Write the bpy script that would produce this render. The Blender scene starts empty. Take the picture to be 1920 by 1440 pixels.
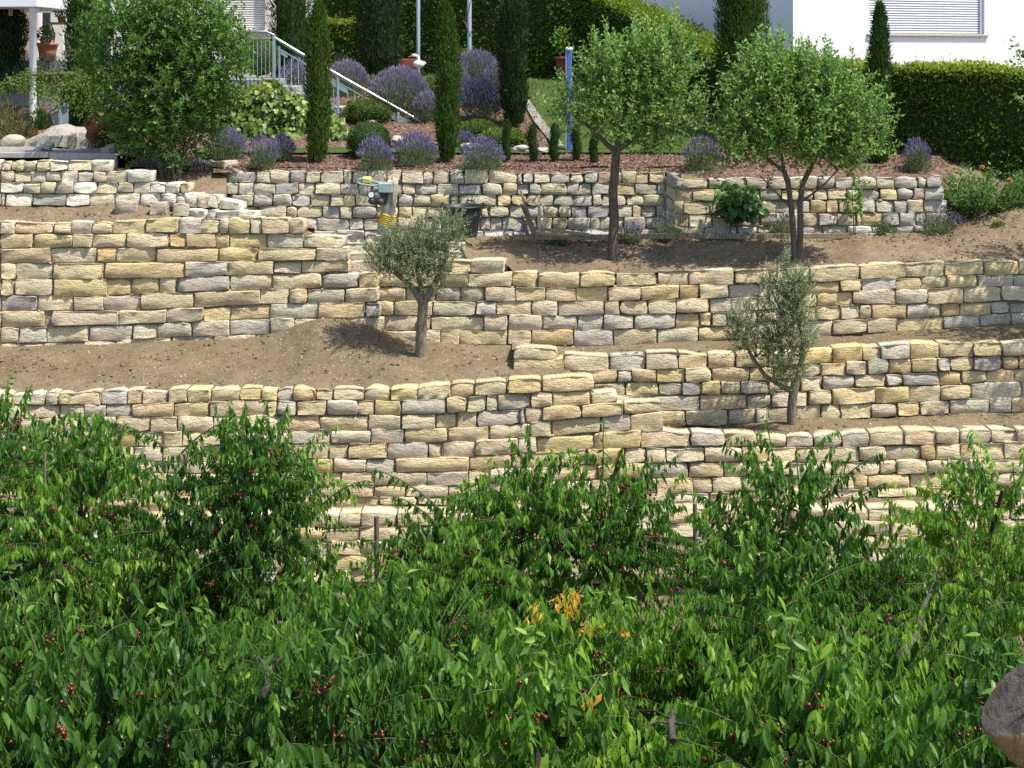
import bpy, bmesh, math
import numpy as np
from mathutils import Vector, Matrix

# ------------------------------------------------------------------ camera, sky, sun, exposure
S = bpy.context.scene
COL = S.collection
F = 2800.0            # focal length in photo pixels (photo is 1920 wide)
YH = 100.0            # horizon line in the photo
cam_d = bpy.data.cameras.new('camera')
cam = bpy.data.objects.new('camera', cam_d); COL.objects.link(cam)
cam.location = (0, 0, 0); cam.rotation_euler = (math.radians(90), 0, 0)
cam_d.sensor_fit = 'HORIZONTAL'; cam_d.sensor_width = 36.0
cam_d.lens = 36.0 * F / 1920.0
cam_d.shift_y = -(720.0 - YH) / 1920.0
cam_d.clip_start = 0.1; cam_d.clip_end = 2000
S.camera = cam

SUN = Vector((0.47, -0.22, 1.0)).normalized()
world = bpy.data.worlds.new('World'); S.world = world; world.use_nodes = True
wn = world.node_tree.nodes; wl = world.node_tree.links
wn.clear()
sky = wn.new('ShaderNodeTexSky'); sky.sky_type = 'NISHITA'; sky.sun_disc = False
sky.sun_elevation = math.asin(SUN.z); sky.sun_rotation = math.atan2(SUN.x, SUN.y)
sky.altitude = 200; sky.air_density = 1.0; sky.dust_density = 1.5; sky.ozone_density = 1.0
bg = wn.new('ShaderNodeBackground'); bg.inputs['Strength'].default_value = 0.15
wo = wn.new('ShaderNodeOutputWorld')
wl.new(sky.outputs[0], bg.inputs[0]); wl.new(bg.outputs[0], wo.inputs[0])
sun_d = bpy.data.lights.new('sun', 'SUN'); sun_d.energy = 4.6; sun_d.angle = math.radians(0.55); sun_d.color = (1.0, 0.955, 0.88)
sun = bpy.data.objects.new('sun', sun_d); COL.objects.link(sun)
sun.rotation_euler = SUN.to_track_quat('Z', 'Y').to_euler()
S.view_settings.view_transform = 'Standard'; S.view_settings.look = 'None'
S.view_settings.gamma = 1.0; S.view_settings.use_curve_mapping = False
S.view_settings.exposure = 0.70
S.render.engine = 'CYCLES'
S.cycles.use_denoising = False
S.cycles.max_bounces = 6; S.cycles.diffuse_bounces = 3; S.cycles.transmission_bounces = 4; S.cycles.transparent_max_bounces = 6
S.cycles.caustics_reflective = False; S.cycles.caustics_refractive = False

rng = np.random.default_rng(7)
def R(a, b, n=None): return rng.uniform(a, b, n)
def PX(px, py, Y):
    """point of the place seen at photo pixel (px, py) when it stands Y metres away"""
    return np.array([(px - 960.0) * Y / F, Y, -(py - YH) * Y / F])
def XP(px, Y): return (px - 960.0) * Y / F
def ZP(py, Y): return -(py - YH) * Y / F
def nrm(v):
    v = np.asarray(v, float)
    return v / np.maximum(np.linalg.norm(v, axis=-1, keepdims=True), 1e-9)
def rdir(n): return nrm(rng.normal(size=(n, 3)))

# smooth value noise used for relief
_NT = np.random.default_rng(3).uniform(-1, 1, (64, 64))
def vnoise(x, y):
    x = np.asarray(x, float); y = np.asarray(y, float)
    xi = np.floor(x).astype(int); yi = np.floor(y).astype(int)
    fx = x - xi; fy = y - yi
    fx = fx * fx * (3 - 2 * fx); fy = fy * fy * (3 - 2 * fy)
    a = _NT[xi % 64, yi % 64]; b = _NT[(xi + 1) % 64, yi % 64]
    c = _NT[xi % 64, (yi + 1) % 64]; d = _NT[(xi + 1) % 64, (yi + 1) % 64]
    return (a * (1 - fx) + b * fx) * (1 - fy) + (c * (1 - fx) + d * fx) * fy
def fbm(x, y, o=4):
    s = 0; a = 1.0; f = 1.0
    for k in range(o):
        s = s + a * vnoise(np.asarray(x) * f + 17.3 * k, np.asarray(y) * f + 5.1 * k); a *= .5; f *= 2.1
    return s

# ------------------------------------------------------------------ materials
def new_mat(name):
    m = bpy.data.materials.new(name); m.use_nodes = True
    nt = m.node_tree; nt.nodes.clear()
    out = nt.nodes.new('ShaderNodeOutputMaterial')
    return m, nt, out
def nd(nt, t, ins=None, **kw):
    n = nt.nodes.new(t)
    for k, v in kw.items(): setattr(n, k, v)
    for k, v in (ins or {}).items():
        if hasattr(v, 'is_linked') or isinstance(v, bpy.types.NodeSocket): nt.links.new(v, n.inputs[k])
        else: n.inputs[k].default_value = v
    return n
def c4(c): return (c[0], c[1], c[2], 1.0)
def ramp(nt, fac, stops, interp='LINEAR'):
    n = nt.nodes.new('ShaderNodeValToRGB'); n.color_ramp.interpolation = interp
    e = n.color_ramp.elements
    while len(e) < len(stops): e.new(0.5)
    for i, (p, c) in enumerate(stops):
        e[i].position = p; e[i].color = c4(c) if len(c) == 3 else c
    nt.links.new(fac, n.inputs[0]); return n.outputs[0]
def mixc(nt, fac, a, b, mode='MIX'):
    n = nt.nodes.new('ShaderNodeMix'); n.data_type = 'RGBA'; n.blend_type = mode; n.clamp_factor = True
    for idx, v in ((0, fac), (6, a), (7, b)):
        if isinstance(v, bpy.types.NodeSocket): nt.links.new(v, n.inputs[idx])
        else: n.inputs[idx].default_value = v if idx == 0 else c4(v)
    return n.outputs[2]
def math_(nt, op, a, b=None):
    n = nt.nodes.new('ShaderNodeMath'); n.operation = op
    for i, v in enumerate((a, b)):
        if v is None: continue
        if isinstance(v, bpy.types.NodeSocket): nt.links.new(v, n.inputs[i])
        else: n.inputs[i].default_value = v
    return n.outputs[0]
def noise(nt, co, scale, detail=4, rough=.55, dist=0.0):
    n = nd(nt, 'ShaderNodeTexNoise', {'Scale': scale, 'Detail': detail, 'Roughness': rough, 'Distortion': dist})
    nt.links.new(co, n.inputs['Vector']); return n.outputs['Fac']
def pbr(nt, out, base, rough=.8, spec=.3, metal=0.0, normal=None):
    b = nd(nt, 'ShaderNodeBsdfPrincipled')
    for k, v in (('Base Color', base), ('Roughness', rough), ('Specular IOR Level', spec), ('Metallic', metal)):
        if isinstance(v, bpy.types.NodeSocket): nt.links.new(v, b.inputs[k])
        else: b.inputs[k].default_value = c4(v) if k == 'Base Color' else v
    if normal is not None: nt.links.new(normal, b.inputs['Normal'])
    nt.links.new(b.outputs[0], out.inputs[0]); return b
def bump(nt, h, strength=.5, dist=.01):
    b = nd(nt, 'ShaderNodeBump', {'Strength': strength, 'Distance': dist}); nt.links.new(h, b.inputs['Height']); return b.outputs[0]

def stone_mat():
    m, nt, out = new_mat('stone')
    tc = nd(nt, 'ShaderNodeTexCoord'); oi = nd(nt, 'ShaderNodeObjectInfo')
    off = nd(nt, 'ShaderNodeVectorMath', operation='MULTIPLY_ADD')
    cmb = nd(nt, 'ShaderNodeCombineXYZ'); 
    for i in range(3): nt.links.new(oi.outputs['Random'], cmb.inputs[i])
    nt.links.new(cmb.outputs[0], off.inputs[0]); off.inputs[1].default_value = (93.0, 57.0, 71.0); nt.links.new(tc.outputs['Object'], off.inputs[2])
    co = off.outputs[0]
    sq = nd(nt, 'ShaderNodeMapping'); nt.links.new(co, sq.inputs[0]); sq.inputs['Scale'].default_value = (1.0, 1.0, 2.6)
    n1 = noise(nt, sq.outputs[0], 3.6, 5, .6, .9)
    n2 = noise(nt, sq.outputs[0], 11.0, 6, .7, .7)
    n3 = noise(nt, co, 48.0, 5, .7)
    c = mixc(nt, ramp(nt, n1, [(.50, (0, 0, 0)), (.72, (.6, .6, .6))]), oi.outputs['Color'], (.40, .37, .31))
    c = mixc(nt, ramp(nt, n1, [(.30, (.85, .85, .85)), (.44, (0, 0, 0))]), c, (.50, .34, .15))
    c = mixc(nt, ramp(nt, n2, [(.52, (0, 0, 0)), (.74, (.7, .7, .7))]), c, (.60, .53, .40))
    c = mixc(nt, ramp(nt, n2, [(.26, (.6, .6, .6)), (.42, (0, 0, 0))]), c, (.28, .225, .15))
    c = mixc(nt, ramp(nt, n3, [(.58, (0, 0, 0)), (.80, (.25, .25, .25))]), c, (.68, .62, .48))
    c = mixc(nt, ramp(nt, n3, [(.22, (.3, .3, .3)), (.40, (0, 0, 0))]), c, (.22, .175, .11))
    h = math_(nt, 'ADD', math_(nt, 'MULTIPLY', n1, .7), math_(nt, 'ADD', math_(nt, 'MULTIPLY', n2, .65), math_(nt, 'MULTIPLY', n3, .12)))
    pbr(nt, out, c, .92, .15, 0, bump(nt, h, 1.0, .07))
    return m
def soil_mat(name, a, b, chip=(.5, .45, .36), chipn=.10, sc=1.0, dark=(.10, .07, .045)):
    m, nt, out = new_mat(name)
    co = nd(nt, 'ShaderNodeTexCoord').outputs['Object']
    n1 = noise(nt, co, .9 * sc, 5, .6, .3); n2 = noise(nt, co, 9 * sc, 6, .7); n3 = noise(nt, co, 46 * sc, 4, .7)
    c = mixc(nt, ramp(nt, n1, [(.35, (0, 0, 0)), (.65, (1, 1, 1))]), a, b)
    c = mixc(nt, ramp(nt, n2, [(.30, (.75, .75, .75)), (.50, (0, 0, 0))]), c, dark)
    c = mixc(nt, ramp(nt, n3, [(.56, (0, 0, 0)), (.72, (.5, .5, .5))]), c, (b[0] * 1.3, b[1] * 1.3, b[2] * 1.3))
    v = nd(nt, 'ShaderNodeTexVoronoi', {'Scale': 14 * sc}); nt.links.new(co, v.inputs['Vector'])
    c = mixc(nt, ramp(nt, v.outputs['Distance'], [(chipn, (1, 1, 1)), (chipn + .06, (0, 0, 0))]), c, chip)
    h = math_(nt, 'ADD', math_(nt, 'MULTIPLY', n2, .8), math_(nt, 'MULTIPLY', n3, .35))
    pbr(nt, out, c, .96, .1, 0, bump(nt, h, .9, .06)); return m
def mulch_mat(name='mulch', cols=((.06, .036, .026), (.15, .092, .066), (.33, .24, .18))):
    m, nt, out = new_mat(name)
    co = nd(nt, 'ShaderNodeTexCoord').outputs['Object']
    v = nd(nt, 'ShaderNodeTexVoronoi', {'Scale': 26.0, 'Randomness': 1.0}); nt.links.new(co, v.inputs['Vector'])
    sx = nd(nt, 'ShaderNodeSeparateColor'); nt.links.new(v.outputs['Color'], sx.inputs[0])
    c = ramp(nt, sx.outputs[0], [(.0, cols[0]), (.5, cols[1]), (.85, cols[1]), (1.0, cols[2])])
    pbr(nt, out, c, .9, .15, 0, bump(nt, sx.outputs[1], 1.0, .05)); return m
def plain_mat(name, col, rough=.6, spec=.4, metal=0, var=.12, scale=6.0, bmp=.15):
    m, nt, out = new_mat(name)
    co = nd(nt, 'ShaderNodeTexCoord').outputs['Object']
    n1 = noise(nt, co, scale, 5, .6); n2 = noise(nt, co, scale * 9, 3, .6)
    dk = tuple(x * (1 - 2.2 * var) for x in col); lt = tuple(min(1, x * (1 + var)) for x in col)
    c = ramp(nt, n1, [(.3, dk), (.5, col), (.75, lt)])
    pbr(nt, out, c, rough, spec, metal, bump(nt, n2, bmp, .01)); return m
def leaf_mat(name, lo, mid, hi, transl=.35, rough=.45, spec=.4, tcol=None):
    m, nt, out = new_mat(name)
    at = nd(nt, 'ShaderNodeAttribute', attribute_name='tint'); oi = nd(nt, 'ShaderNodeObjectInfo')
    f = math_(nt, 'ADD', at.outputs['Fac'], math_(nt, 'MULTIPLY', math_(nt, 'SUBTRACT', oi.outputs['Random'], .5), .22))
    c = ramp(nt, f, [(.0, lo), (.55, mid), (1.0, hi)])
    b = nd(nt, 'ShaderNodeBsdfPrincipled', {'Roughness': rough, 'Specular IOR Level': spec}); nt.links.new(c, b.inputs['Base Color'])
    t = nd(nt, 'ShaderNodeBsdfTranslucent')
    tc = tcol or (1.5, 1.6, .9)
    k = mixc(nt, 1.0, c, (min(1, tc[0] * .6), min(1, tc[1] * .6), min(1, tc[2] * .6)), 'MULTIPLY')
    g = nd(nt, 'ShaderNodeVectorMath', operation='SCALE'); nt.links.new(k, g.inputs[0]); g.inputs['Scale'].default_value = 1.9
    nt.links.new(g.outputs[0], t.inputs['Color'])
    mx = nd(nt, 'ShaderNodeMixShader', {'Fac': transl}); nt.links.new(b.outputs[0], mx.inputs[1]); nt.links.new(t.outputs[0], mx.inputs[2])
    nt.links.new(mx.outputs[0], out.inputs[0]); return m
def bark_mat(name, a, b):
    m, nt, out = new_mat(name)
    co = nd(nt, 'ShaderNodeTexCoord').outputs['Object']
    mp = nd(nt, 'ShaderNodeMapping'); nt.links.new(co, mp.inputs[0]); mp.inputs['Scale'].default_value = (1, 1, .25)
    n1 = noise(nt, mp.outputs[0], 40, 5, .7); n2 = noise(nt, co, 9, 4, .6)
    c = mixc(nt, n2, a, b); c = mixc(nt, ramp(nt, n1, [(.35, (.7, .7, .7)), (.55, (0, 0, 0))]), c, tuple(x * .35 for x in a))
    pbr(nt, out, c, .9, .15, 0, bump(nt, n1, .8, .02)); return m

M = {}
M['stone'] = stone_mat()
M['soil'] = soil_mat('soil', (.155, .115, .066), (.215, .167, .101), dark=(.095, .070, .041))
M['soil_dark'] = soil_mat('soil_dark', (.165, .118, .072), (.24, .18, .115), dark=(.085, .06, .038))
M['soil_red'] = soil_mat('soil_red', (.27, .165, .095), (.33, .22, .14), dark=(.18, .10, .06))
M['fill'] = soil_mat('fill', (.27, .215, .145), (.36, .295, .205), chipn=.22, dark=(.15, .115, .075))
M['gravel'] = soil_mat('gravel', (.25, .23, .20), (.32, .30, .26), chip=(.45, .43, .40), chipn=.25, sc=2.0, dark=(.16, .15, .13))
M['mulch'] = mulch_mat()
M['mulch_dark'] = mulch_mat('mulch_dark', ((.03, .014, .013), (.075, .035, .03), (.16, .09, .07)))
M['chip'] = leaf_mat('chip', (.05, .025, .016), (.14, .075, .05), (.40, .29, .21), 0.0, .85, .15)
M['lawn'] = soil_mat('lawn', (.055, .095, .022), (.085, .13, .035), chip=(.12, .15, .05), chipn=.1, sc=2, dark=(.035, .06, .015))
M['grass'] = leaf_mat('grass', (.05, .09, .02), (.085, .14, .03), (.16, .20, .06), .3, .6, .2)
M['orchard'] = soil_mat('orchard', (.12, .10, .06), (.20, .15, .10), dark=(.04, .05, .02))
M['concrete'] = plain_mat('concrete', (.33, .33, .32), .9, .2, 0, .12, 5, .4)
M['plaster'] = plain_mat('plaster', (.80, .80, .78), .9, .2, 0, .02, 3, .25)
M['plaster_beige'] = plain_mat('plaster_beige', (.62, .58, .50), .9, .2, 0, .04, 3, .25)
M['white'] = plain_mat('white_paint', (.74, .75, .76), .5, .4, 0, .03)
M['shutter'] = plain_mat('shutter', (.60, .64, .70), .45, .45, 0, .03)
M['shutter_beige'] = plain_mat('shutter_beige', (.60, .57, .51), .5, .4, 0, .03)
M['sill'] = plain_mat('sill', (.50, .42, .36), .6, .3, 0, .06)
M['glass'] = plain_mat('window_glass', (.04, .05, .055), .06, .6, 0, .05)
M['greenmetal'] = plain_mat('blue_grey_metal', (.34, .43, .46), .45, .5, .2, .05)
M['steel'] = plain_mat('steel', (.50, .50, .50), .35, .5, .9, .04)
M['pole'] = plain_mat('pole', (.27, .35, .40), .45, .5, .2, .05)
M['blue'] = plain_mat('blue_paint', (.07, .16, .46), .45, .5, 0, .08)
M['terracotta'] = plain_mat('terracotta', (.40, .16, .085), .85, .2, 0, .12)
M['red_planter'] = plain_mat('red_planter', (.27, .075, .05), .7, .3, 0, .1)
M['rust'] = plain_mat('rust', (.21, .075, .045), .9, .2, .1, .3, 14, .5)
M['rock'] = soil_mat('rock', (.34, .31, .26), (.44, .40, .33), chip=(.48, .45, .39), chipn=.05, sc=.8, dark=(.24, .21, .175))
M['bark'] = bark_mat('bark', (.10, .078, .055), (.17, .14, .105))
M['bark_olive'] = bark_mat('bark_olive', (.17, .145, .10), (.26, .23, .165))
M['bark_cherry'] = bark_mat('bark_cherry', (.055, .043, .034), (.13, .11, .09))
M['twig'] = plain_mat('twig', (.085, .115, .035), .6, .3, 0, .2, 30)
M['twig_brown'] = plain_mat('twig_brown', (.17, .13, .09), .8, .2, 0, .2, 30)
M['wood'] = bark_mat('wood', (.42, .31, .18), (.55, .43, .27))
M['edging'] = bark_mat('edging_timber', (.26, .20, .13), (.36, .29, .20))
M['stake'] = bark_mat('stake', (.15, .12, .09), (.24, .19, .14))
M['log_end'] = bark_mat('log_end', (.045, .040, .035), (.115, .10, .085))
M['log_side'] = bark_mat('log_side', (.22, .145, .06), (.34, .24, .115))
M['black'] = plain_mat('black_plastic', (.018, .021, .026), .5, .4, 0, .15)
M['yellow'] = plain_mat('yellow', (.62, .42, .03), .5, .4, 0, .1)
M['yellow_clear'] = plain_mat('yellow_tank', (.55, .46, .12), .35, .5, 0, .1)
M['mint'] = plain_mat('mint_paint', (.27, .36, .32), .5, .4, 0, .12)
M['engine'] = plain_mat('engine', (.045, .045, .05), .45, .5, .4, .35, 12, .5)
M['grey_metal'] = plain_mat('grey_metal', (.33, .33, .32), .5, .5, .3, .15)
M['rope'] = plain_mat('rope', (.46, .41, .31), .9, .1, 0, .15, 30)
M['cherry'] = plain_mat('cherry_fruit', (.15, .010, .014), .22, .5, 0, .40, 8, 0)
M['white_stone'] = plain_mat('white_ceramic', (.75, .74, .70), .5, .4, 0, .05)
M['orange_flower'] = plain_mat('orange_petal', (.75, .36, .16), .7, .2, 0, .1)
M['iron'] = plain_mat('iron', (.04, .035, .03), .6, .4, .3, .2)
# foliage
M['L_cherry'] = leaf_mat('cherry_leaf', (.022, .070, .010), (.076, .182, .022), (.25, .40, .05), .43, .45, .42)
M['L_cherry2'] = leaf_mat('cherry_leaf_dark', (.019, .062, .012), (.064, .160, .022), (.20, .34, .045), .41, .43, .42)
M['L_yellow'] = leaf_mat('yellow_leaf', (.50, .24, .03), (.62, .45, .06), (.62, .55, .12), .35, .5, .3)
M['L_light'] = leaf_mat('light_leaf', (.06, .13, .02), (.11, .21, .03), (.18, .29, .05), .4, .45, .3)
M['L_shrub'] = leaf_mat('shrub_leaf', (.032, .092, .016), (.078, .178, .026), (.19, .30, .05), .40, .45, .38)
M['L_apple'] = leaf_mat('apple_leaf', (.045, .11, .022), (.11, .22, .042), (.26, .38, .12), .42, .52, .32)
M['L_olive'] = leaf_mat('olive_leaf', (.11, .145, .07), (.215, .25, .14), (.38, .42, .27), .26, .55, .3)
M['L_conifer'] = leaf_mat('cypress_leaf', (.03, .066, .010), (.065, .12, .018), (.12, .19, .035), .2, .7, .2)
M['L_yew'] = leaf_mat('yew_leaf', (.012, .030, .009), (.026, .056, .014), (.055, .095, .024), .12, .7, .2)
M['L_yewgreen'] = leaf_mat('green_yew_leaf', (.02, .05, .009), (.042, .085, .014), (.085, .14, .027), .15, .7, .2)
M['L_hedge'] = leaf_mat('hedge_leaf', (.045, .075, .010), (.105, .16, .018), (.30, .33, .035), .38, .6, .25)
M['L_box'] = leaf_mat('box_leaf', (.03, .06, .012), (.06, .11, .02), (.11, .17, .035), .2, .55, .3)
M['L_boxlime'] = leaf_mat('lime_box_leaf', (.06, .09, .012), (.11, .16, .02), (.20, .24, .035), .25, .55, .3)
M['L_lav'] = leaf_mat('lavender_leaf', (.07, .105, .055), (.15, .195, .11), (.25, .30, .19), .22, .7, .2)
M['L_lavflower'] = leaf_mat('lavender_flower', (.13, .105, .22), (.22, .185, .36), (.36, .32, .50), .25, .7, .2)
M['L_lavfaded'] = leaf_mat('faded_lavender_flower', (.17, .15, .22), (.27, .24, .36), (.40, .36, .50), .25, .7, .2)
M['L_ivy'] = leaf_mat('ivy_leaf', (.05, .11, .014), (.11, .20, .03), (.33, .39, .09), .3, .42, .4)
M['L_fig'] = leaf_mat('fig_leaf', (.018, .055, .010), (.05, .125, .02), (.13, .24, .04), .35, .4, .4)
M['L_peony'] = leaf_mat('peony_leaf', (.035, .09, .02), (.085, .18, .035), (.18, .28, .09), .3, .4, .4)
M['L_larch'] = leaf_mat('weeping_needles', (.06, .11, .02), (.12, .19, .035), (.20, .27, .06), .25, .7, .2)
M['L_dry'] = leaf_mat('dry_grass_leaf', (.10, .11, .04), (.19, .19, .08), (.30, .27, .14), .25, .7, .2)
M['L_rosemary'] = leaf_mat('rosemary_leaf', (.04, .07, .045), (.08, .125, .085), (.14, .19, .14), .15, .7, .2)

# ------------------------------------------------------------------ mesh helpers
class MB:
    """collects shapes into ONE mesh"""
    def __init__(s): s.v = []; s.f = []; s.t = []; s.m = []; s.n = 0
    def add(s, v, f, tint=.5, mat=0):
        v = np.asarray(v, float).reshape(-1, 3); f = np.asarray(f, int)
        if len(v) == 0: return s
        s.v.append(v); s.f.append(f + s.n); s.m.append(np.full(len(f), mat, int))
        s.t.append(np.broadcast_to(np.asarray(tint, float), (len(v),)).copy()); s.n += len(v); return s
    def tris(s): return sum(len(f) * (f.shape[1] - 2) for f in s.f)
    def mesh(s, name, mats, base=(0, 0, 0), smooth=False):
        me = bpy.data.meshes.new(name)
        V = np.concatenate(s.v) - np.asarray(base, float)
        me.vertices.add(len(V)); me.vertices.foreach_set('co', V.astype(np.float32).ravel())
        L = np.concatenate([f.ravel() for f in s.f]); sz = np.concatenate([np.full(len(f), f.shape[1], int) for f in s.f])
        st = np.concatenate([[0], np.cumsum(sz)[:-1]])
        me.loops.add(len(L)); me.loops.foreach_set('vertex_index', L.astype(np.int32))
        me.polygons.add(len(sz)); me.polygons.foreach_set('loop_start', st.astype(np.int32))
        me.polygons.foreach_set('material_index', np.concatenate(s.m).astype(np.int32))
        me.polygons.foreach_set('use_smooth', np.full(len(sz), bool(smooth)))
        a = me.attributes.new('tint', 'FLOAT', 'POINT'); a.data.foreach_set('value', np.concatenate(s.t).astype(np.float32))
        for m in (mats if isinstance(mats, (list, tuple)) else [mats]): me.materials.append(m)
        me.update(calc_edges=True); return me
    def build(s, name, mats, parent=None, base=None, smooth=False):
        if base is None: base = parent['_base'] if parent is not None and '_base' in parent else (0, 0, 0)
        o = bpy.data.objects.new(name, s.mesh(name, mats, base, smooth)); COL.objects.link(o)
        if parent is not None: o.parent = parent
        else: o.location = base
        return o

def thing(name, label, cat, base, group=None):
    o = bpy.data.objects.new(name, None); COL.objects.link(o)
    o.location = tuple(float(x) for x in base); o['_base'] = [float(x) for x in base]; o.empty_display_size = .1
    o['label'] = label; o['category'] = cat
    if group: o['group'] = group
    return o
def tag(o, label, cat, group=None):
    o['label'] = label; o['category'] = cat
    if group: o['group'] = group
    return o
def kind(o, k): o['kind'] = k; return o
def subpart(o, parent): o.parent = parent; return o

def tube(mb, pts, rad, sides=6, tint=.5, mat=0, cap=True):
    pts = np.asarray(pts, float); n = len(pts)
    rad = np.broadcast_to(np.asarray(rad, float), (n,))
    T = nrm(np.gradient(pts, axis=0)); ref = np.array([0, 0, 1.0])
    if abs(T[0] @ ref) > .9: ref = np.array([1.0, 0, 0])
    u = nrm(np.cross(T[0], ref)); rings = []
    a = np.linspace(0, 2 * np.pi, sides, endpoint=False)
    for i in range(n):
        u = nrm(u - T[i] * (u @ T[i])); w = np.cross(T[i], u)
        rings.append(pts[i] + rad[i] * (np.cos(a)[:, None] * u + np.sin(a)[:, None] * w))
    v = np.concatenate(rings); f = []
    for i in range(n - 1):
        for k in range(sides):
            k2 = (k + 1) % sides
            f.append((i * sides + k, i * sides + k2, (i + 1) * sides + k2, (i + 1) * sides + k))
    mb.add(v, f, tint, mat)
    if cap:
        for i, flip in ((0, True), (n - 1, False)):
            vv = np.vstack([rings[i], pts[i]]); ff = [((k + 1) % sides, k, sides) if flip else (k, (k + 1) % sides, sides) for k in range(sides)]
            mb.add(vv, ff, tint, mat)
    return mb
def lathe(mb, prof, center, sides=20, mat=0, tint=.5, axis=None):
    c = np.asarray(center, float); a = np.linspace(0, 2 * np.pi, sides, endpoint=False); v = []; f = []
    for r, z in prof: v.append(np.stack([r * np.cos(a), r * np.sin(a), np.full(sides, z)], 1))
    v = np.concatenate(v)
    for i in range(len(prof) - 1):
        for k in range(sides):
            k2 = (k + 1) % sides; f.append((i * sides + k, i * sides + k2, (i + 1) * sides + k2, (i + 1) * sides + k))
    if axis is not None:
        q = np.array(Vector((0, 0, 1)).rotation_difference(Vector(axis)).to_matrix()); v = v @ q.T
    mb.add(v + c, f, tint, mat); return mb
def box(mb, lo, hi, mat=0, bev=.0, rz=0.0, ctr=None, rot=None, tint=.5):
    lo = np.asarray(lo, float); hi = np.asarray(hi, float)
    bm = bmesh.new(); bmesh.ops.create_cube(bm, size=1.0)
    d = hi - lo; c = (hi + lo) / 2
    for v in bm.verts: v.co = Vector((v.co.x * d[0], v.co.y * d[1], v.co.z * d[2]))
    if bev > 0: bmesh.ops.bevel(bm, geom=bm.edges[:], offset=min(bev, d.min() * .45), segments=1, affect='EDGES')
    bm.verts.index_update(); V = np.array([v.co[:] for v in bm.verts]); fs = {}
    for f in bm.faces: fs.setdefault(len(f.verts), []).append([v.index for v in f.verts])
    bm.free()
    if rot is not None: V = V @ np.array(rot).T
    elif rz: V = V @ np.array(Matrix.Rotation(rz, 3, 'Z')).T
    V = V + (c if ctr is None else np.asarray(ctr, float))
    n0 = mb.n; first = True
    for k, f in fs.items():
        if first: mb.add(V, f, tint, mat); first = False
        else:
            mb.f.append(np.asarray(f, int) + n0); mb.m.append(np.full(len(f), mat, int))
    return mb
def bar(mb, p, q, w, h, mat=0, bev=0.0, up=(0, 0, 1)):
    p = np.asarray(p, float); q = np.asarray(q, float); d = q - p; L = np.linalg.norm(d); x = d / L
    y = nrm(np.cross(np.asarray(up, float), x)); z = np.cross(x, y)
    return box(mb, (-L / 2, -w / 2, -h / 2), (L / 2, w / 2, h / 2), mat, bev, ctr=(p + q) / 2, rot=np.stack([x, y, z], 1))
def prism(mb, pts2, y0, y1, mat=0):
    """closed outline [(x, z)] given real thickness from y0 to y1"""
    n = len(pts2); a = np.array([(p[0], y0, p[1]) for p in pts2]); b = np.array([(p[0], y1, p[1]) for p in pts2])
    n0 = mb.n; mb.add(np.vstack([a, b]), [(k, (k + 1) % n, n + (k + 1) % n, n + k) for k in range(n)], .5, mat)
    mb.f.append(np.array([list(range(n))]) + n0); mb.m.append(np.array([mat]))
    mb.f.append(np.array([list(range(2 * n - 1, n - 1, -1))]) + n0); mb.m.append(np.array([mat])); return mb
_ICO = {}
def ico(sub):
    if sub not in _ICO:
        bm = bmesh.new(); bmesh.ops.create_icosphere(bm, subdivisions=sub, radius=1.0); bm.verts.index_update()
        _ICO[sub] = (np.array([v.co[:] for v in bm.verts]), np.array([[v.index for v in f.verts] for f in bm.faces])); bm.free()
    return _ICO[sub]
def balls(mb, C, r, sub=1, mat=0, tint=.5, scale=(1, 1, 1)):
    V, Fc = ico(sub); C = np.asarray(C, float).reshape(-1, 3); n = len(C)
    r = np.broadcast_to(np.asarray(r, float), (n,))
    v = (C[:, None, :] + V[None] * np.asarray(scale) * r[:, None, None]).reshape(-1, 3)
    f = (Fc[None] + (np.arange(n) * len(V))[:, None, None]).reshape(-1, 3)
    t = np.repeat(np.broadcast_to(np.asarray(tint, float), (n,)), len(V)); mb.add(v, f, t, mat); return mb
def blob(mb, c, r, sub=3, amp=.12, freq=2.0, mat=0, seed=0):
    V, Fc = ico(sub); k = 1 + amp * fbm(V[:, 0] * freq + seed * 3.7 + V[:, 2] * freq * .7, V[:, 1] * freq - V[:, 2] * freq + seed, 3)
    mb.add(np.asarray(c) + V * k[:, None] * np.asarray(r), Fc, .5, mat); return mb

LT = {2: (np.array([(0, 0, 0), (-.5, .45, .5), (0, 1, 0), (.5, .45, .5)]), [(0, 1, 2), (0, 2, 3)]),
      4: (np.array([(0, 0, 0), (-.5, .42, .5), (0, .45, 0), (.5, .42, .5), (0, 1, -.7)]), [(0, 2, 1), (0, 3, 2), (1, 2, 4), (2, 3, 4)]),
      8: (np.array([(0, 0, 0), (-.40, .22, .45), (0, .22, .15), (.40, .22, .45), (-.46, .55, .40), (0, .55, .05), (.46, .55, .40), (-.2, .82, -.15), (.2, .82, -.15), (0, 1, -.8)]),
          [(0, 2, 1), (0, 3, 2), (1, 2, 5), (1, 5, 4), (2, 3, 6), (2, 6, 5), (4, 5, 7), (5, 6, 8), (5, 8, 7), (7, 8, 9)]),
      5: (np.array([(0, -.05, 0), (-.28, -.12, .1), (-.5, .28, .15), (-.24, .42, 0), (-.30, .78, .1), (0, 1, -.2), (.30, .78, .1), (.24, .42, 0), (.5, .28, .15), (.28, -.12, .1)]),
          [(0, 2, 1), (0, 3, 2), (0, 7, 3), (3, 7, 5), (3, 5, 4), (7, 6, 5), (0, 8, 7), (0, 9, 8)])}
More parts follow.
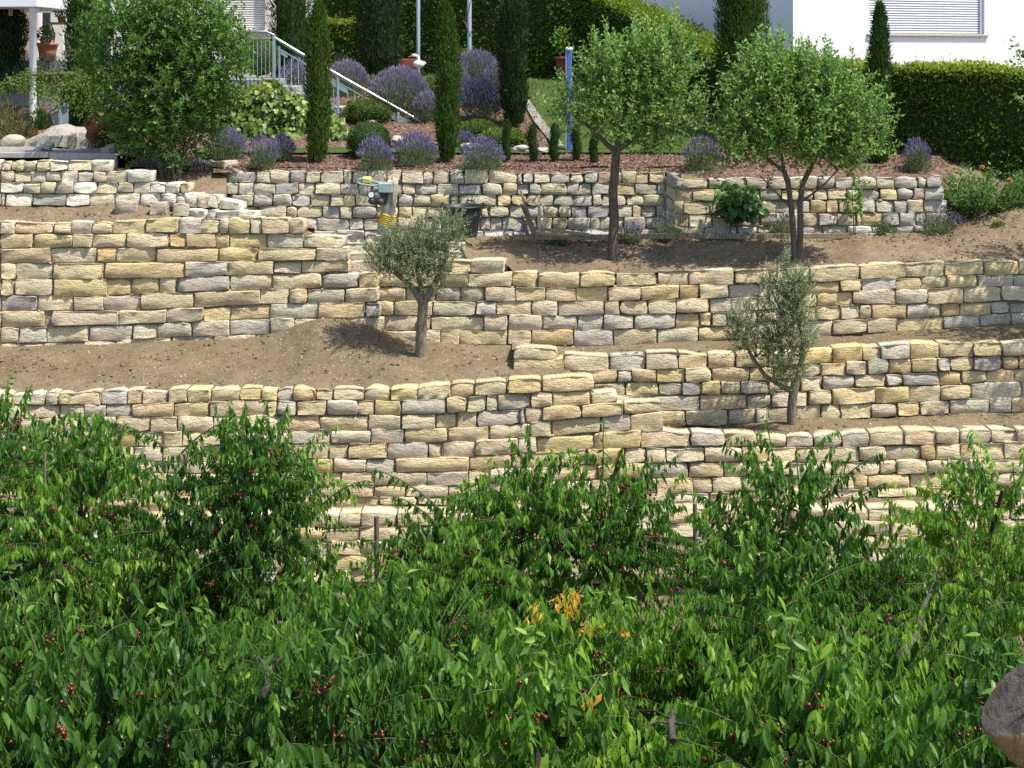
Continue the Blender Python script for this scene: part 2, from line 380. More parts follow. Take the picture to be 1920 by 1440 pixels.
def leaves(mb, P, D, U, L, W, k=2, fold=.25, tint=.5, mat=0):
    P = np.asarray(P, float); n = len(P)
    if n == 0: return mb
    D = nrm(D); Sd = nrm(np.cross(D, U)); Nn = np.cross(Sd, D)
    T, Fc = LT[k]; L = np.broadcast_to(np.asarray(L, float), (n,)); W = np.broadcast_to(np.asarray(W, float), (n,))
    v = P[:, None, :] + Sd[:, None, :] * (W[:, None] * T[None, :, 0])[..., None] + D[:, None, :] * (L[:, None] * T[None, :, 1])[..., None] \
        + Nn[:, None, :] * (W[:, None] * fold * T[None, :, 2])[..., None]
    Fc = np.array(Fc); f = (Fc[None] + (np.arange(n) * len(T))[:, None, None]).reshape(-1, 3)
    t = np.repeat(np.broadcast_to(np.asarray(tint, float), (n,)), len(T))
    mb.add(v.reshape(-1, 3), f, np.clip(t, 0, 1), mat); return mb
def curve(p0, p1, n, sag=0.0, wob=0.0):
    t = np.linspace(0, 1, n)[:, None]; p = np.asarray(p0) * (1 - t) + np.asarray(p1) * t
    p = p + np.array([0, 0, 1.0]) * sag * 4 * t * (1 - t)
    if wob: p[1:-1] += rng.normal(scale=wob, size=(n - 2, 3))
    return p
# ------------------------------------------------------------------ dry stone walls (every stone is an object)
PAL = {'y': (.69, .535, .25), 'o': (.62, .44, .19), 'b': (.69, .57, .335), 'g': (.56, .495, .365), 'w': (.82, .745, .56),
       'd': (.40, .375, .31), 'r': (.60, .475, .325)}
def stone_mesh(c, depth, Ys):
    """c: front corners in the world: bottom-left, bottom-right, top-right, top-left"""
    c = np.asarray(c, float); ctr = c.mean(0) + np.array([0, depth * .4, 0]); c = c - ctr
    w = np.linalg.norm(c[1] - c[0]); h = np.linalg.norm(c[3] - c[0])
    nu = int(np.clip(round(w / .10), 3, 7)); nv = 3
    r = min(.010, h * .07) * R(.6, 1.4)
    eu, ev = .020 / w, min(.020 / h, .14); nu += 1; nv += 1
    u = np.concatenate([[0], np.linspace(eu, 1 - eu, nu - 1), [1]]); v = np.concatenate([[0], np.linspace(ev, 1 - ev, nv - 1), [1]])
    def bil(U, V):
        U = U[..., None]; V = V[..., None]
        return c[0] * (1 - U) * (1 - V) + c[1] * U * (1 - V) + c[2] * U * V + c[3] * (1 - U) * V
    ux = nrm(c[1] - c[0]); uz = nrm(c[3] - c[0]); fwd = np.cross(ux, uz)          # points to the viewer
    if fwd[1] > 0: fwd = -fwd
    sx, sz = R(0, 60), R(0, 60); kc = R(.0, .020)
    UU, VV = np.meshgrid(u, v)
    # outline wander: slow waves along each edge
    def wander(U, V):
        p = bil(U, V); e = .015
        p = p + uz * (fbm(U * 3.1 + sx, V * 1.1 + sz, 2) * e)[..., None] + ux * (fbm(U * 1.3 + sz, V * 2.7 + sx, 2) * e * .8)[..., None]
        cu = np.minimum(U, 1 - U) * w; cv = np.minimum(V, 1 - V) * h        # round the corners
        k = np.clip(1 - np.hypot(cu, cv) / .06, 0, 1) * kc
        s_u = np.where(U < .5, 1, -1); s_v = np.where(V < .5, 1, -1)
        return p + (ux * (k * s_u)[..., None] + uz * (k * s_v)[..., None])
    bu = np.clip(UU, r / w, 1 - r / w); bv = np.clip(VV, r / h, 1 - r / h)
    front = wander(UU, VV)
    edge = (UU == 0) | (UU == 1) | (VV == 0) | (VV == 1)
    inset = bil(bu, bv) - bil(UU, VV)
    relief = fbm(UU * w * 6 + sx, VV * h * 8 + sz, 3) * .019 + R(-.007, .007, UU.shape)
    bulge = R(.0, .012) * (1 - np.abs(2 * UU - 1) ** 3) * (1 - np.abs(2 * VV - 1) ** 3)
    tilt = (UU - .5) * R(-.022, .022) + (VV - .5) * R(-.05, .008)
    fr = front + inset * edge[..., None] + fwd * (relief + bulge + tilt - edge * .004)[..., None]
    fr = fr.reshape(-1, 3); idx = np.arange((nu + 1) * (nv + 1)).reshape(nv + 1, nu + 1)
    ring = list(idx[0, :]) + list(idx[1:, nu]) + list(idx[nv, nu - 1::-1]) + list(idx[nv - 1:0, 0][::1])
    ring = [int(k) for k in ring]; n = len(ring)
    fl = front.reshape(-1, 3)
    r1 = fl[ring] - fwd * (r * 1.0) ; r2 = fl[ring] * np.array([.97, 1, .97]) - fwd * depth
    V = np.vstack([fr, r1, r2]); a = len(fr); F4 = []
    for j in range(nv):
        for i in range(nu): F4.append((idx[j, i], idx[j, i + 1], idx[j + 1, i + 1], idx[j + 1, i]))
    for k in range(n):
        k2 = (k + 1) % n
        F4.append((ring[k], a + k, a + k2, ring[k2])); F4.append((a + k, a + n + k, a + n + k2, a + k2))
    mb = MB(); mb.add(V, F4); mb.f.append(np.array([[a + n + k for k in range(n)][::-1]])); mb.m.append(np.array([0]))
    return mb, ctr
def parse(s):
    tk = s.split(); xs = [float(tk[0])]; cs = []
    for i in range(1, len(tk), 2): cs.append(tk[i]); xs.append(float(tk[i + 1]))
    return xs, cs
def pick(mix): return mix[int(rng.integers(len(mix)))]
def wall(name, label, bounds, courses, Yfun, mix, group, lo=-150, hi=2070, avg=70, batter=.030, depth=.34, ext=(True, True), sink=0, tone=(1, 1, 1)):
    """bounds: list of polylines (photo x, y) between courses, top first; courses: 'x c x c x' strings (None = make one up)"""
    Yx = np.array([p[0] for p in Yfun], float); Yy = np.array([p[1] for p in Yfun], float)
    Yat = lambda x: float(np.interp(x, Yx, Yy))
    nC = len(courses)
    nR = 0; norm = []
    for s in courses:
        if isinstance(s, tuple): norm.append(s + (nR,))
        else: norm.append((s, None, nR)); nR += 1
    mid = (Yx.min() + Yx.max()) / 2
    mid = float(np.clip(mid, 0, 1920))
    base = PX(mid, np.interp(mid, *zip(*bounds[-1])), Yat(mid))
    w = thing(name, label, 'wall', base, group)
    chink = MB()
    lowx, hix = 1e9, -1e9
    for s, own, k in norm:
        up = own[0] if own else bounds[k]; dn = own[1] if own else bounds[k + 1]
        yo = own[2] if own and len(own) > 2 else 0.0
        xs, cs = parse(s)
        # make up what foliage hides and what lies beyond the frame
        X = [xs[0]]; Cc = []
        for x0, x1, ch in zip(xs[:-1], xs[1:], cs):
            if x1 - x0 > 2.3 * avg and ch.islower():
                m = max(2, int(round((x1 - x0) / avg))); e = np.linspace(x0, x1, m + 1); e[1:-1] += R(-.28, .28, m - 1) * avg
                for q in e[1:]: X.append(float(q)); Cc.append(pick(mix))
            else: X.append(x1); Cc.append(ch.lower())
        if ext[0] and xs[0] <= 2:
            while X[0] > lo: X.insert(0, X[0] - avg * R(.6, 1.4)); Cc.insert(0, pick(mix))
        if ext[1] and xs[-1] >= 1915:
            while X[-1] < hi: X.append(X[-1] + avg * R(.6, 1.4)); Cc.append(pick(mix))
        lowx = min(lowx, X[0]); hix = max(hix, X[-1])
        ux, uy = zip(*up); dx, dy = zip(*dn)
        off = batter * (nR - 1 - k) + yo
        for i, ch in enumerate(Cc):
            a, b = X[i], X[i + 1]
            if ch == '_': continue
            g = .4 if avg < 50 else .5
            jt = R(-1.5, 1.2, 4); jx = R(-1.1, 1.1, 4)
            prot = R(-.035, .03) + off
            top = k == 0 or own
            hcut = R(0, 3.0) if rng.random() < .25 else 0.0
            yb0 = np.interp(a, dx, dy) - g + jt[0]; yb1 = np.interp(b, dx, dy) - g + jt[1]
            yt1 = np.interp(b, ux, uy) + g + jt[2] + (R(-2.5, 1.5) if top else 0) + hcut; yt0 = np.interp(a, ux, uy) + g + jt[3] + (R(-2.5, 1.5) if top else 0) + hcut
            if k == nR - 1 and not own: yb0 += sink; yb1 += sink
            Ya, Yb = Yat(a) + prot, Yat(b) + prot
            c = [PX(a + g + jx[0], yb0, Ya), PX(b - g + jx[1], yb1, Yb), PX(b - g + jx[2], yt1, Yb), PX(a + g + jx[3], yt0, Ya)]
            mb, ctr = stone_mesh(c, depth, 0)
            o = bpy.data.objects.new('stone', mb.mesh('stone', M['stone'], (0, 0, 0), True)); COL.objects.link(o)
            o.parent = w; o.location = tuple(ctr - base)
            p = np.array(PAL[ch]) * np.array(tone) * R(.90, 1.10); p = p * (1 + R(-.03, .03, 3)); m_ = p.mean(); p = m_ + (p - m_) * R(.7, 1.05)
            o.color = (p[0], p[1], p[2], 1)
            if rng.random() < .30:
                x = a + R(-2, 2); y = np.interp(x, dx, dy) + R(-1.5, 1.5)
                q = PX(x, y, Yat(x) + off + R(.0, .04)); blob(chink, q, (R(.02, .05), .03, R(.012, .026)), 1, .3, 2, 0, rng.integers(99))
    if chink.n:
        o = kind(chink.build('chinking_stones', M['stone'], w, smooth=True), 'stuff'); o.color = (.43, .37, .27, 1)
    # fill behind the stones
    n = 60; xs = np.linspace(lowx + 3, hix - 3, n); fm = MB()
    top = np.full(n, 1e9); bot = np.full(n, -1e9)
    for st, own, k in norm:
        up = own[0] if own else bounds[k]; dn = own[1] if own else bounds[k + 1]
        t_ = parse(st)[0]; a0 = t_[0] if not (ext[0] and t_[0] <= 2) else -1e9; b0 = t_[-1] if not (ext[1] and t_[-1] >= 1915) else 1e9
        ok = (xs > a0 + 4) & (xs < b0 - 4)
        top = np.where(ok, np.minimum(top, np.interp(xs, *zip(*up)) + 5), top); bot = np.where(ok, np.maximum(bot, np.interp(xs, *zip(*dn)) + 6), bot)
    good = (top < 1e8); rows = []
    for dy_, Ys in ((0, .10), (1, .10)):
        pass
    v = []
    for x, t0, b0 in zip(xs[good], top[good], bot[good]):
        Y0 = Yat(x) + .04; H = batter * nC
        v += [PX(x, t0, Y0 + H), PX(x, b0, Y0), PX(x, t0, Y0 + H + .4), PX(x, b0, Y0 + .4)]
    m = good.sum(); f = []
    for i in range(m - 1):
        a = 4 * i; b = 4 * (i + 1)
        f += [(a + 1, b + 1, b, a), (a, b, b + 2, a + 2), (a + 2, b + 2, b + 3, a + 3)]
    if m > 1: fm.add(v, f); fm.build('fill', M['fill'], w)
    return w

LN = lambda *a: list(zip(a[::2], a[1::2]))
# --- uppermost wall below the lavender bed
YW1 = LN(300, 28.5, 402, 28.5, 412, 28.0, 1246, 28.0, 1270, 27.55, 1744, 27.5, 1749, 27.44, 1780, 27.44)
B1 = [LN(305, 300, 400, 300, 401, 321, 560, 322, 760, 321, 900, 318, 975, 325, 1247, 322, 1262, 335, 1440, 334, 1600, 333, 1740, 333, 1780, 333),
      LN(305, 345, 400, 343, 700, 345, 1247, 344, 1265, 355, 1740, 354, 1780, 353), LN(305, 366, 400, 365, 700, 366, 1247, 365, 1265, 379, 1440, 376, 1780, 375),
      LN(305, 388, 400, 388, 1247, 386, 1265, 403, 1440, 400, 1780, 399), LN(305, 410, 400, 410, 1247, 408, 1265, 427, 1440, 424, 1780, 424),
      LN(305, 433, 400, 433, 1247, 431, 1265, 440, 1440, 438, 1780, 437), LN(305, 447, 560, 447, 1247, 445, 1270, 444, 1780, 441)]
C1 = [("305 g 330 b 355 g 392 b 421", (LN(305, 300, 430, 301), LN(305, 322, 430, 322), .25)),
      ("1249 g 1309", (LN(1249, 320, 1309, 321), LN(1249, 335, 1309, 336), .25)),
      "305 b 335 b 352 g 382 g 400 g 444 g 480 b 506 b 544 r 572 b 599 b 644 b 660 b 690 b 724 b 752 b 794 r 811 b 842 g 870 b 916 b 970 b 979 g 1001 b 1032 g 1069 b 1095 g 1122 y 1147 g 1165 b 1192 y 1215 b 1247 g 1270 b 1327 g 1362 g 1400 b 1440 b 1480 b 1534 g 1566 g 1601 b 1642 b 1676 g 1720 g 1737 g 1764",
      "305 b 352 b 382 b 400 b 425 b 447 b 475 b 516 d 559 b 590 b 637 g 672 b 697 b 725 b 755 b 779 g 820 b 860 g 902 b 942 y 970 g 992 g 1014 b 1063 g 1084 b 1109 g 1142 b 1156 y 1190 g 1232 g 1247 b 1265 y 1299 y 1339 g 1380 b 1425 g 1464 y 1504 g 1525 y 1552 b 1587 g 1610 g 1649 y 1682 g 1712 g 1734 w 1771",
      "400 b 439 b 474 g 510 g 546 g 583 y 619 b 644 y 666 b 706 b 745 g 774 b 808 y 844 b 860 b 931 y 958 y 987 y 1014 b 1038 g 1074 g 1111 b 1129 b 1174 b 1207 y 1245 b 1262 y 1281 y 1330 b 1375 g 1420 b 1481 g 1519 y 1549 o 1572 b 1612 g 1641 g 1677 g 1701 b 1732 g 1775",
      "400 b 440 b 487 b 537 b 557 b 604 g 637 b 660 g 705 b 747 y 773 b 801 y 827 b 860 b 902 b 916 b 955 b 987 g 1018 b 1047 b 1071 g 1100 d 1141 b 1186 o 1202 g 1230 g 1247 b 1264 y 1290 b 1335 b 1380 b 1425 b 1464 y 1504 y 1535 g 1570 b 1606 b 1615 o 1654 g 1687 g 1717 g 1735 g 1777",
      "400 b 450 g 500 b 574 g 595 g 654 g 681 g 710 g 745 b 784 b 827 b 870 g 900 g 919 g 942 g 982 b 1005 y 1035 y 1064 g 1106 b 1125 b 1169 g 1210 g 1247 g 1268 b 1320 g 1370 w 1420 b 1480 d 1526 b 1544 b 1589 w 1635 w 1680 w 1715 g 1735 g 1778",
      "400 w 480 w 584 g 630 g 684 g 745 w 800 g 860 w 907 w 962 w 986 g 1040 w 1090 w 1150 g 1200 w 1247 w 1270 w 1340 w 1400 g 1460 w 1526 w 1600 w 1680 g 1740 g 1778"]
wall('stone_wall', 'grey and beige cut stone wall behind the black tub, holding up the lavender bed', B1, C1, YW1, 'bbggyrb', 'dry stone terrace walls', avg=45, depth=.3, sink=3, tone=(.92, .97, 1.10))

# --- whitish wall under the gravel patch
YW2 = LN(-200, 27.3, 250, 27.2, 330, 27.0, 480, 26.6)
B2 = [LN(-200, 301, 210, 301), LN(-200, 321, 282, 321), LN(-200, 342, 352, 342, 500, 348), LN(-200, 363, 340, 363, 400, 367, 440, 376, 480, 382), LN(-200, 386, 340, 388, 400, 391, 440, 396, 480, 398)]
C2 = ["0 b 19 b 44 g 69 b 93 w 127 b 172 w 208", "0 b 27 b 57 g 85 g 114 w 146 g 174 r 198 b 238 w 281", "0 w 43 b 74 b 105 g 137 w 182 b 220 g 250 b 281 w 309 w 337 b 352",
      "0 b 10 w 60 d 122 w 169 b 214 w 262 w 300 w 329 g 347 w 370 b 390 w 409 w 450", ("345 w 385 w 405 w 445 w 478", (LN(345, 392, 480, 396), LN(345, 413, 480, 414), -.12))]
wall('stone_wall', 'whitish stepped stone wall below the gravel patch, left of the shrub stems', B2, C2, YW2, 'wbwbg', 'dry stone terrace walls', avg=38, depth=.3, ext=(True, False))

# --- big ochre wall on the left
YW3 = LN(-200, 26.1, 400, 26.0, 715, 25.75)
B3 = [LN(-200, 417, 240, 416, 300, 409, 470, 411, 575, 412), LN(-200, 440, 300, 438, 470, 439, 650, 441), LN(-200, 467, 300, 464, 480, 465, 660, 465), LN(-200, 496, 300, 492, 480, 490, 660, 489),
      LN(-200, 526, 200, 524, 350, 520, 480, 514, 720, 511), LN(-200, 557, 200, 554, 350, 549, 480, 543, 720, 540), LN(-200, 586, 200, 583, 350, 578, 480, 571, 720, 568),
      LN(-200, 616, 200, 612, 350, 604, 480, 598, 720, 596), LN(-200, 647, 200, 640, 350, 633, 480, 627, 720, 625), LN(-200, 668, 200, 660, 350, 655, 480, 655, 720, 645)]
C3 = ["0 b 27 y 100 y 134 g 172 b 210 y 272 y 334 g 375 b 410 b 428 y 468 b 490 b 542 y 572", "0 y 61 y 137 b 172 b 236 b 317 o 349 o 404 y 430 y 500 b 569 b 644", "0 o 95 b 180 o 218 y 292 Y 409 y 483 y 592 b 652",
      "0 b 30 b 98 y 195 Y 347 g 426 y 513 b 565 Y 654", "0 y 25 b 99 y 200 y 246 y 298 b 331 g 431 b 508 y 604 g 671 b 706", "0 d 71 b 137 b 193 g 263 b 362 Y 488 b 541 b 576 g 646 b 709",
      "0 b 83 _ 95 b 221 b 310 b 381 y 432 y 505 b 596 y 684 d 713", "0 b 36 g 89 b 167 g 248 b 294 b 359 b 430 g 506 b 552 b 627 b 718", "0 b 80 b 155 b 215 b 321 b 400 b 480 g 520 b 600 b 680"]
wall('stone_wall', 'tall ochre dry stone wall left of the single stemmed olive, above the bare soil bed', B3, C3, YW3, 'ybybgo', 'dry stone terrace walls', avg=85, ext=(True, False))

# --- its continuation right of the steps
YW4 = LN(650, 26.3, 720, 26.0, 1000, 25.6, 1500, 25.3, 2100, 25.2)
B4 = [LN(700, 512, 960, 511, 1150, 512, 1300, 508, 1440, 506, 1560, 501, 1650, 496, 1740, 492, 1870, 490, 2100, 489), LN(700, 538, 960, 539, 1090, 540, 1250, 535, 1440, 532, 1560, 529, 1650, 521, 1750, 518, 1870, 516, 2100, 515),
      LN(700, 565, 960, 565, 1090, 566, 1250, 562, 1440, 556, 1575, 548, 1700, 543, 1832, 538, 2100, 536), LN(700, 592, 960, 592, 1090, 592, 1250, 590, 1440, 582, 1575, 573, 1700, 571, 1900, 566, 2100, 564),
      LN(700, 620, 960, 620, 1250, 617, 1440, 605, 1575, 600, 1700, 597, 1900, 588, 2100, 586), LN(700, 648, 960, 648, 1100, 650, 1250, 645, 1440, 634, 1626, 624, 1769, 617, 1895, 610, 2100, 606)]
C4 = [("820 b 845 y 882 b 945", (LN(700, 488, 960, 490), LN(700, 511, 960, 512), .04)),
      "706 b 767 y 826 y 877 b 959 y 1007 y 1087 y 1154 y 1232 y 1292 Y 1376 y 1442 b 1517 y 1612 y 1699 y 1771 y 1844 y 1910 b 1960", "706 b 760 b 816 g 864 b 909 b 966 b 1022 b 1080 y 1140 b 1202 y 1274 o 1311 b 1366 g 1422 b 1490 y 1575 y 1615 g 1679 y 1726 y 1777 y 1832 g 1900 g 1960",
      "706 b 737 b 812 b 891 g 931 b 995 b 1046 g 1132 b 1162 b 1215 b 1267 b 1329 g 1371 b 1420 b 1470 b 1531 y 1599 b 1679 b 1739 y 1807 b 1877 b 1960", "706 b 784 b 807 b 907 b 952 b 1016 g 1082 g 1131 g 1189 g 1266 y 1311 y 1334 b 1362 b 1420 b 1470 y 1530 y 1575 b 1611 b 1634 o 1700 g 1764 o 1800 y 1857 g 1892 d 1960",
      "706 b 790 b 826 b 861 y 950 b 996 o 1075 g 1151 y 1232 b 1309 y 1380 b 1470 b 1560 b 1626 b 1681 Y 1769 g 1837 g 1895 g 1960"]
wall('stone_wall', 'long ochre dry stone wall below the fruit trees, right of the steps', B4, C4, YW4, 'ybybgy', 'dry stone terrace walls', avg=62, ext=(False, True))

# --- middle wall on the right, behind the bushy olive
YW5 = LN(950, 24.45, 1060, 24.35, 1500, 24.3, 2100, 24.2)
B5 = [LN(960, 668, 1060, 667, 1211, 663, 1380, 664, 1460, 660, 1562, 654, 1630, 649, 1740, 642, 1800, 644, 1900, 641, 2100, 636), LN(960, 698, 1142, 696, 1271, 693, 1440, 689, 1540, 682, 1640, 675, 1720, 673, 1850, 669, 2100, 664),
      LN(960, 722, 1157, 718, 1284, 717, 1440, 715, 1540, 705, 1640, 703, 1680, 700, 1850, 694, 2100, 688), LN(960, 746, 1234, 742, 1400, 740, 1540, 733, 1600, 727, 1700, 724, 1870, 718, 2100, 712),
      LN(960, 775, 1260, 772, 1400, 768, 1480, 763, 1600, 758, 1700, 755, 1780, 750, 1880, 746, 2100, 740), LN(960, 802, 1172, 800, 1285, 798, 1400, 792, 1480, 790, 1600, 784, 1700, 778, 1780, 775, 1880, 772, 2100, 766)]
C5 = [("961 Y 1044", (LN(950, 650, 1060, 651), LN(950, 675, 1060, 676), -.05)), ("962 Y 1057", (LN(950, 676, 1070, 675), LN(950, 706, 1070, 704), -.12)),
      "1057 y 1142 g 1211 b 1271 y 1326 b 1379 y 1440 b 1500 y 1562 y 1616 y 1652 g 1707 y 1761 y 1825 y 1879 b 1960", "1070 y 1157 g 1185 o 1231 y 1284 b 1334 y 1405 b 1450 y 1505 b 1540 y 1585 b 1626 g 1667 y 1709 y 1757 g 1782 y 1825 d 1879 y 1911 y 1960",
      "1080 b 1112 b 1172 y 1234 g 1279 d 1315 y 1351 y 1389 g 1440 b 1502 b 1541 g 1602 b 1661 g 1692 d 1761 y 1802 y 1850 y 1901 y 1960", "1080 b 1150 b 1222 g 1312 y 1399 b 1446 b 1515 b 1560 Y 1642 y 1704 y 1764 y 1821 G 1915 g 1960",
      "1080 b 1172 b 1210 y 1285 b 1365 b 1417 b 1440 b 1492 b 1539 b 1575 y 1634 b 1682 y 1724 b 1780 g 1855 g 1897 o 1960"]
wall('stone_wall', 'middle dry stone wall standing directly behind the bushy olive tree', B5, C5, YW5, 'ybybgb', 'dry stone terrace walls', avg=58, ext=(False, True), sink=3)

# --- long lower wall
YW6 = LN(-200, 23.5, 960, 23.3, 1500, 23.25, 2100, 23.2)
B6 = [LN(-200, 740, 20, 739, 240, 733, 450, 729, 600, 728, 760, 729, 800, 725, 840, 720, 920, 714, 980, 713, 1016, 710, 1060, 706, 1115, 705), LN(-200, 762, 20, 761, 240, 759, 450, 752, 600, 751, 760, 752, 840, 747, 920, 741, 1000, 738, 1115, 735, 1200, 731),
      LN(-200, 787, 20, 786, 300, 782, 600, 780, 800, 778, 900, 772, 1000, 766, 1100, 760, 1200, 752), LN(-200, 812, 20, 812, 300, 810, 480, 807, 700, 806, 850, 804, 1000, 793, 1100, 784, 1240, 772),
      LN(-200, 838, 20, 838, 300, 838, 480, 833, 700, 832, 850, 830, 1000, 820, 1120, 812, 1240, 806, 1300, 812, 1360, 812, 1480, 817, 1600, 813, 1680, 808, 1800, 807, 1880, 805, 2100, 803),
      LN(-200, 866, 300, 866, 480, 861, 700, 861, 850, 859, 1000, 850, 1120, 842, 1300, 838, 1480, 839, 1600, 839, 1680, 836, 1800, 833, 1880, 830, 2100, 828), LN(-200, 890, 480, 887, 700, 887, 850, 886, 1000, 876, 1120, 872, 1300, 868, 1480, 867, 1600, 866, 1800, 862, 2100, 857),
      LN(-200, 914, 480, 912, 850, 911, 1000, 903, 1120, 900, 1300, 897, 1480, 892, 1600, 891, 1800, 888, 2100, 882), LN(-200, 934, 850, 932, 1120, 928, 1300, 926, 1480, 918, 1600, 917, 1800, 914, 2100, 908), LN(-200, 952, 850, 948, 1120, 944, 1300, 942, 1480, 938, 1600, 934, 1800, 932, 2100, 926)]
C6 = ["0 b 20 b 83 b 109 y 189 g 239 y 267 b 314 y 350 y 395 y 450 y 490 y 520 g 549 y 592 y 625 y 682 y 731 y 783 y 845 y 889 y 949 y 1015 Y 1114", "0 b 45 b 112 b 158 g 198 g 246 Y 325 y 392 y 457 b 500 y 520 g 556 y 611 g 670 y 702 y 752 G 836 b 875 b 910 b 932 g 995 y 1036 y 1107 b 1159",
      "0 b 29 b 75 y 120 b 162 g 217 y 281 b 331 b 400 b 460 b 525 y 600 b 690 b 751 b 816 b 856 b 894 g 975 g 984 b 1016 o 1090 y 1169 y 1240", "0 g 29 y 75 b 130 b 180 o 215 o 256 y 305 b 342 b 425 b 480 b 540 b 620 b 695 g 757 y 840 y 917 b 995 y 1034 Y 1126 g 1182 y 1244",
      "0 b 60 b 130 b 190 b 241 b 252 g 303 b 375 b 440 y 540 y 616 y 652 y 725 G 803 y 827 b 890 b 971 b 1007 Y 1115 Y 1202 Y 1295 g 1360 b 1420 b 1474 b 1525 g 1578 g 1630 y 1695 y 1756 b 1800 b 1857 b 1907 b 1960",
      "0 b 70 b 150 b 220 b 291 b 345 b 400 b 470 b 540 b 585 y 625 b 686 g 740 Y 879 y 960 y 1052 y 1100 y 1171 b 1212 b 1248 b 1320 b 1392 y 1440 b 1494 y 1556 b 1610 b 1662 b 1727 o 1755 b 1800 b 1882 b 1960",
      "0 b 480 b 560 y 640 y 700 b 800 g 877 b 917 b 1000 y 1120 y 1212 g 1291 y 1356 b 1410 b 1480 b 1560 b 1649 b 1682 b 1739 b 1776 b 1817 b 1920", "0 b 500 b 600 b 700 y 760 b 840 b 900 b 1000 b 1107 y 1171 g 1231 b 1299 y 1335 b 1392 b 1421 b 1480 b 1540 b 1602 y 1627 y 1706 b 1739 b 1790 b 1860 b 1960",
      "0 b 500 b 1100 b 1170 b 1250 b 1330 b 1410 b 1480 b 1560 b 1640 b 1720 b 1960"]
wall('stone_wall', 'longest and lowest fully visible dry stone wall, right behind the cherry tree tops', B6, C6, YW6, 'ybybgyb', 'dry stone terrace walls', avg=66)

# --- bottom wall, mostly behind the cherry trees
YW7 = LN(-200, 22.5, 2100, 22.3)
tops7 = LN(-200, 978, 300, 974, 680, 962, 1200, 957, 1800, 951, 2100, 948)
B7 = [[(x, y + 26 * k + (0 if k < 5 else 0)) for x, y in tops7] for k in range(6)]
C7 = ["0 b 1250 b 1323 b 1395 b 1462 b 1545 b 1628 b 1678 b 1727 b 1960", "0 b 1603 b 1668 b 1723 y 1960", "0 b 270 b 322 b 620 b 675 b 740 b 1600 y 1643 b 1707 b 1960", "0 b 1960", "0 b 1960"]
wall('stone_wall', 'bottom dry stone wall glimpsed between the cherry crowns, behind the wooden stakes', B7, C7, YW7, 'bbybgb', 'dry stone terrace walls', avg=62)

# --- stone steps beside the olive
st = thing('stone_steps', 'sunlit stone steps climbing between the two ochre walls behind the single stemmed olive', 'steps', PX(740, 512, 26.3))
for i, (x0, x1, yt, yb, Y, c) in enumerate([(652, 850, 493, 513, 26.35, 'y'), (650, 876, 474, 494, 26.55, 'b'), (646, 874, 457, 475, 26.85, 'b'), (574, 872, 444, 459, 27.15, 'b')]):
    xs = np.linspace(x0, x1, 4) + np.array([0, R(-12, 12), R(-12, 12), 0])
    for a, b in zip(xs[:-1], xs[1:]):
        cc = [PX(a + 1, yb, Y), PX(b - 1, yb, Y), PX(b - 1, yt + R(-1, 1), Y), PX(a + 1, yt + R(-1, 1), Y)]
        mb, ctr = stone_mesh(cc, .5, 0)
        o = bpy.data.objects.new('step_stone', mb.mesh('step_stone', M['stone'], (0, 0, 0), True)); COL.objects.link(o); o.parent = st; o.location = tuple(ctr - np.array(st['_base']))
        o.color = (.56 * R(.92, 1.05), .49 * R(.92, 1.05), .355, 1)

# ------------------------------------------------------------------ ground
def loft(name, back, front, mat, nx=160, nt=22, amp=.05, lo=-200, hi=2120, bumps=(), lipx=None, freq=1.6):
    """soil between a line at the back and one in front; lines are (photo x, photo y, metres away)"""
    xs = np.linspace(lo, hi, nx)
    bx, by, bY = zip(*back); fx, fy, fY = zip(*front)
    V = np.zeros((nt + 1, nx, 3)); Bp = np.array([PX(x, np.interp(x, bx, by), np.interp(x, bx, bY)) for x in xs]); Fp = np.array([PX(x, np.interp(x, fx, fy), np.interp(x, fx, fY)) for x in xs])
    for j in range(nt + 1):
        t = j / nt; p = Bp * (1 - t) + Fp * t
        p[:, 2] += amp * fbm(p[:, 0] * freq, p[:, 1] * freq, 5) * min(1, 6 * t * (1 - t) + .12)
        for (bxx, tt, rx, rt, h) in bumps:
            p[:, 2] += h * np.exp(-((xs - bxx) / rx) ** 2 - ((t - tt) / rt) ** 2)
        V[j] = p
    idx = np.arange((nt + 1) * nx).reshape(nt + 1, nx)
    f = np.stack([idx[1:, :-1], idx[1:, 1:], idx[:-1, 1:], idx[:-1, :-1]], -1).reshape(-1, 4)
    mb = MB(); mb.add(V.reshape(-1, 3), f)
    if lipx: xi = np.where((xs > lipx[0]) & (xs < lipx[1]))[0]; L0 = V[-1][xi]; ne = len(xi); mb.add(np.vstack([L0, L0 + np.array([0, .01, -.6])]), [(ne + i, ne + i + 1, i + 1, i) for i in range(ne - 1)])
    o = mb.build(name, mat, smooth=True); o['kind'] = 'structure'
    return V
# soil bed of the fruit trees
T1 = loft('soil_terrace', [(400, 441, 28.1), (1250, 440, 28.1), (1262, 437, 27.65), (1600, 436, 27.6), (1774, 434, 27.6), (1800, 418, 27.8), (1850, 386, 28.3), (1900, 354, 28.75), (2120, 336, 29.0)],
     [(400, 449, 27.37), (860, 450, 27.17), (868, 468, 26.6), (876, 488, 26.18), (944, 491, 26.05), (964, 511, 25.88), (1150, 514, 25.67), (1300, 509, 25.57), (1440, 507, 25.52), (1560, 502, 25.52), (1650, 498, 25.52), (1740, 494, 25.47), (1870, 492, 25.47), (2120, 491, 25.47)], M['soil_dark'], nx=260, nt=26, amp=.06, lo=400, lipx=(560, 955))
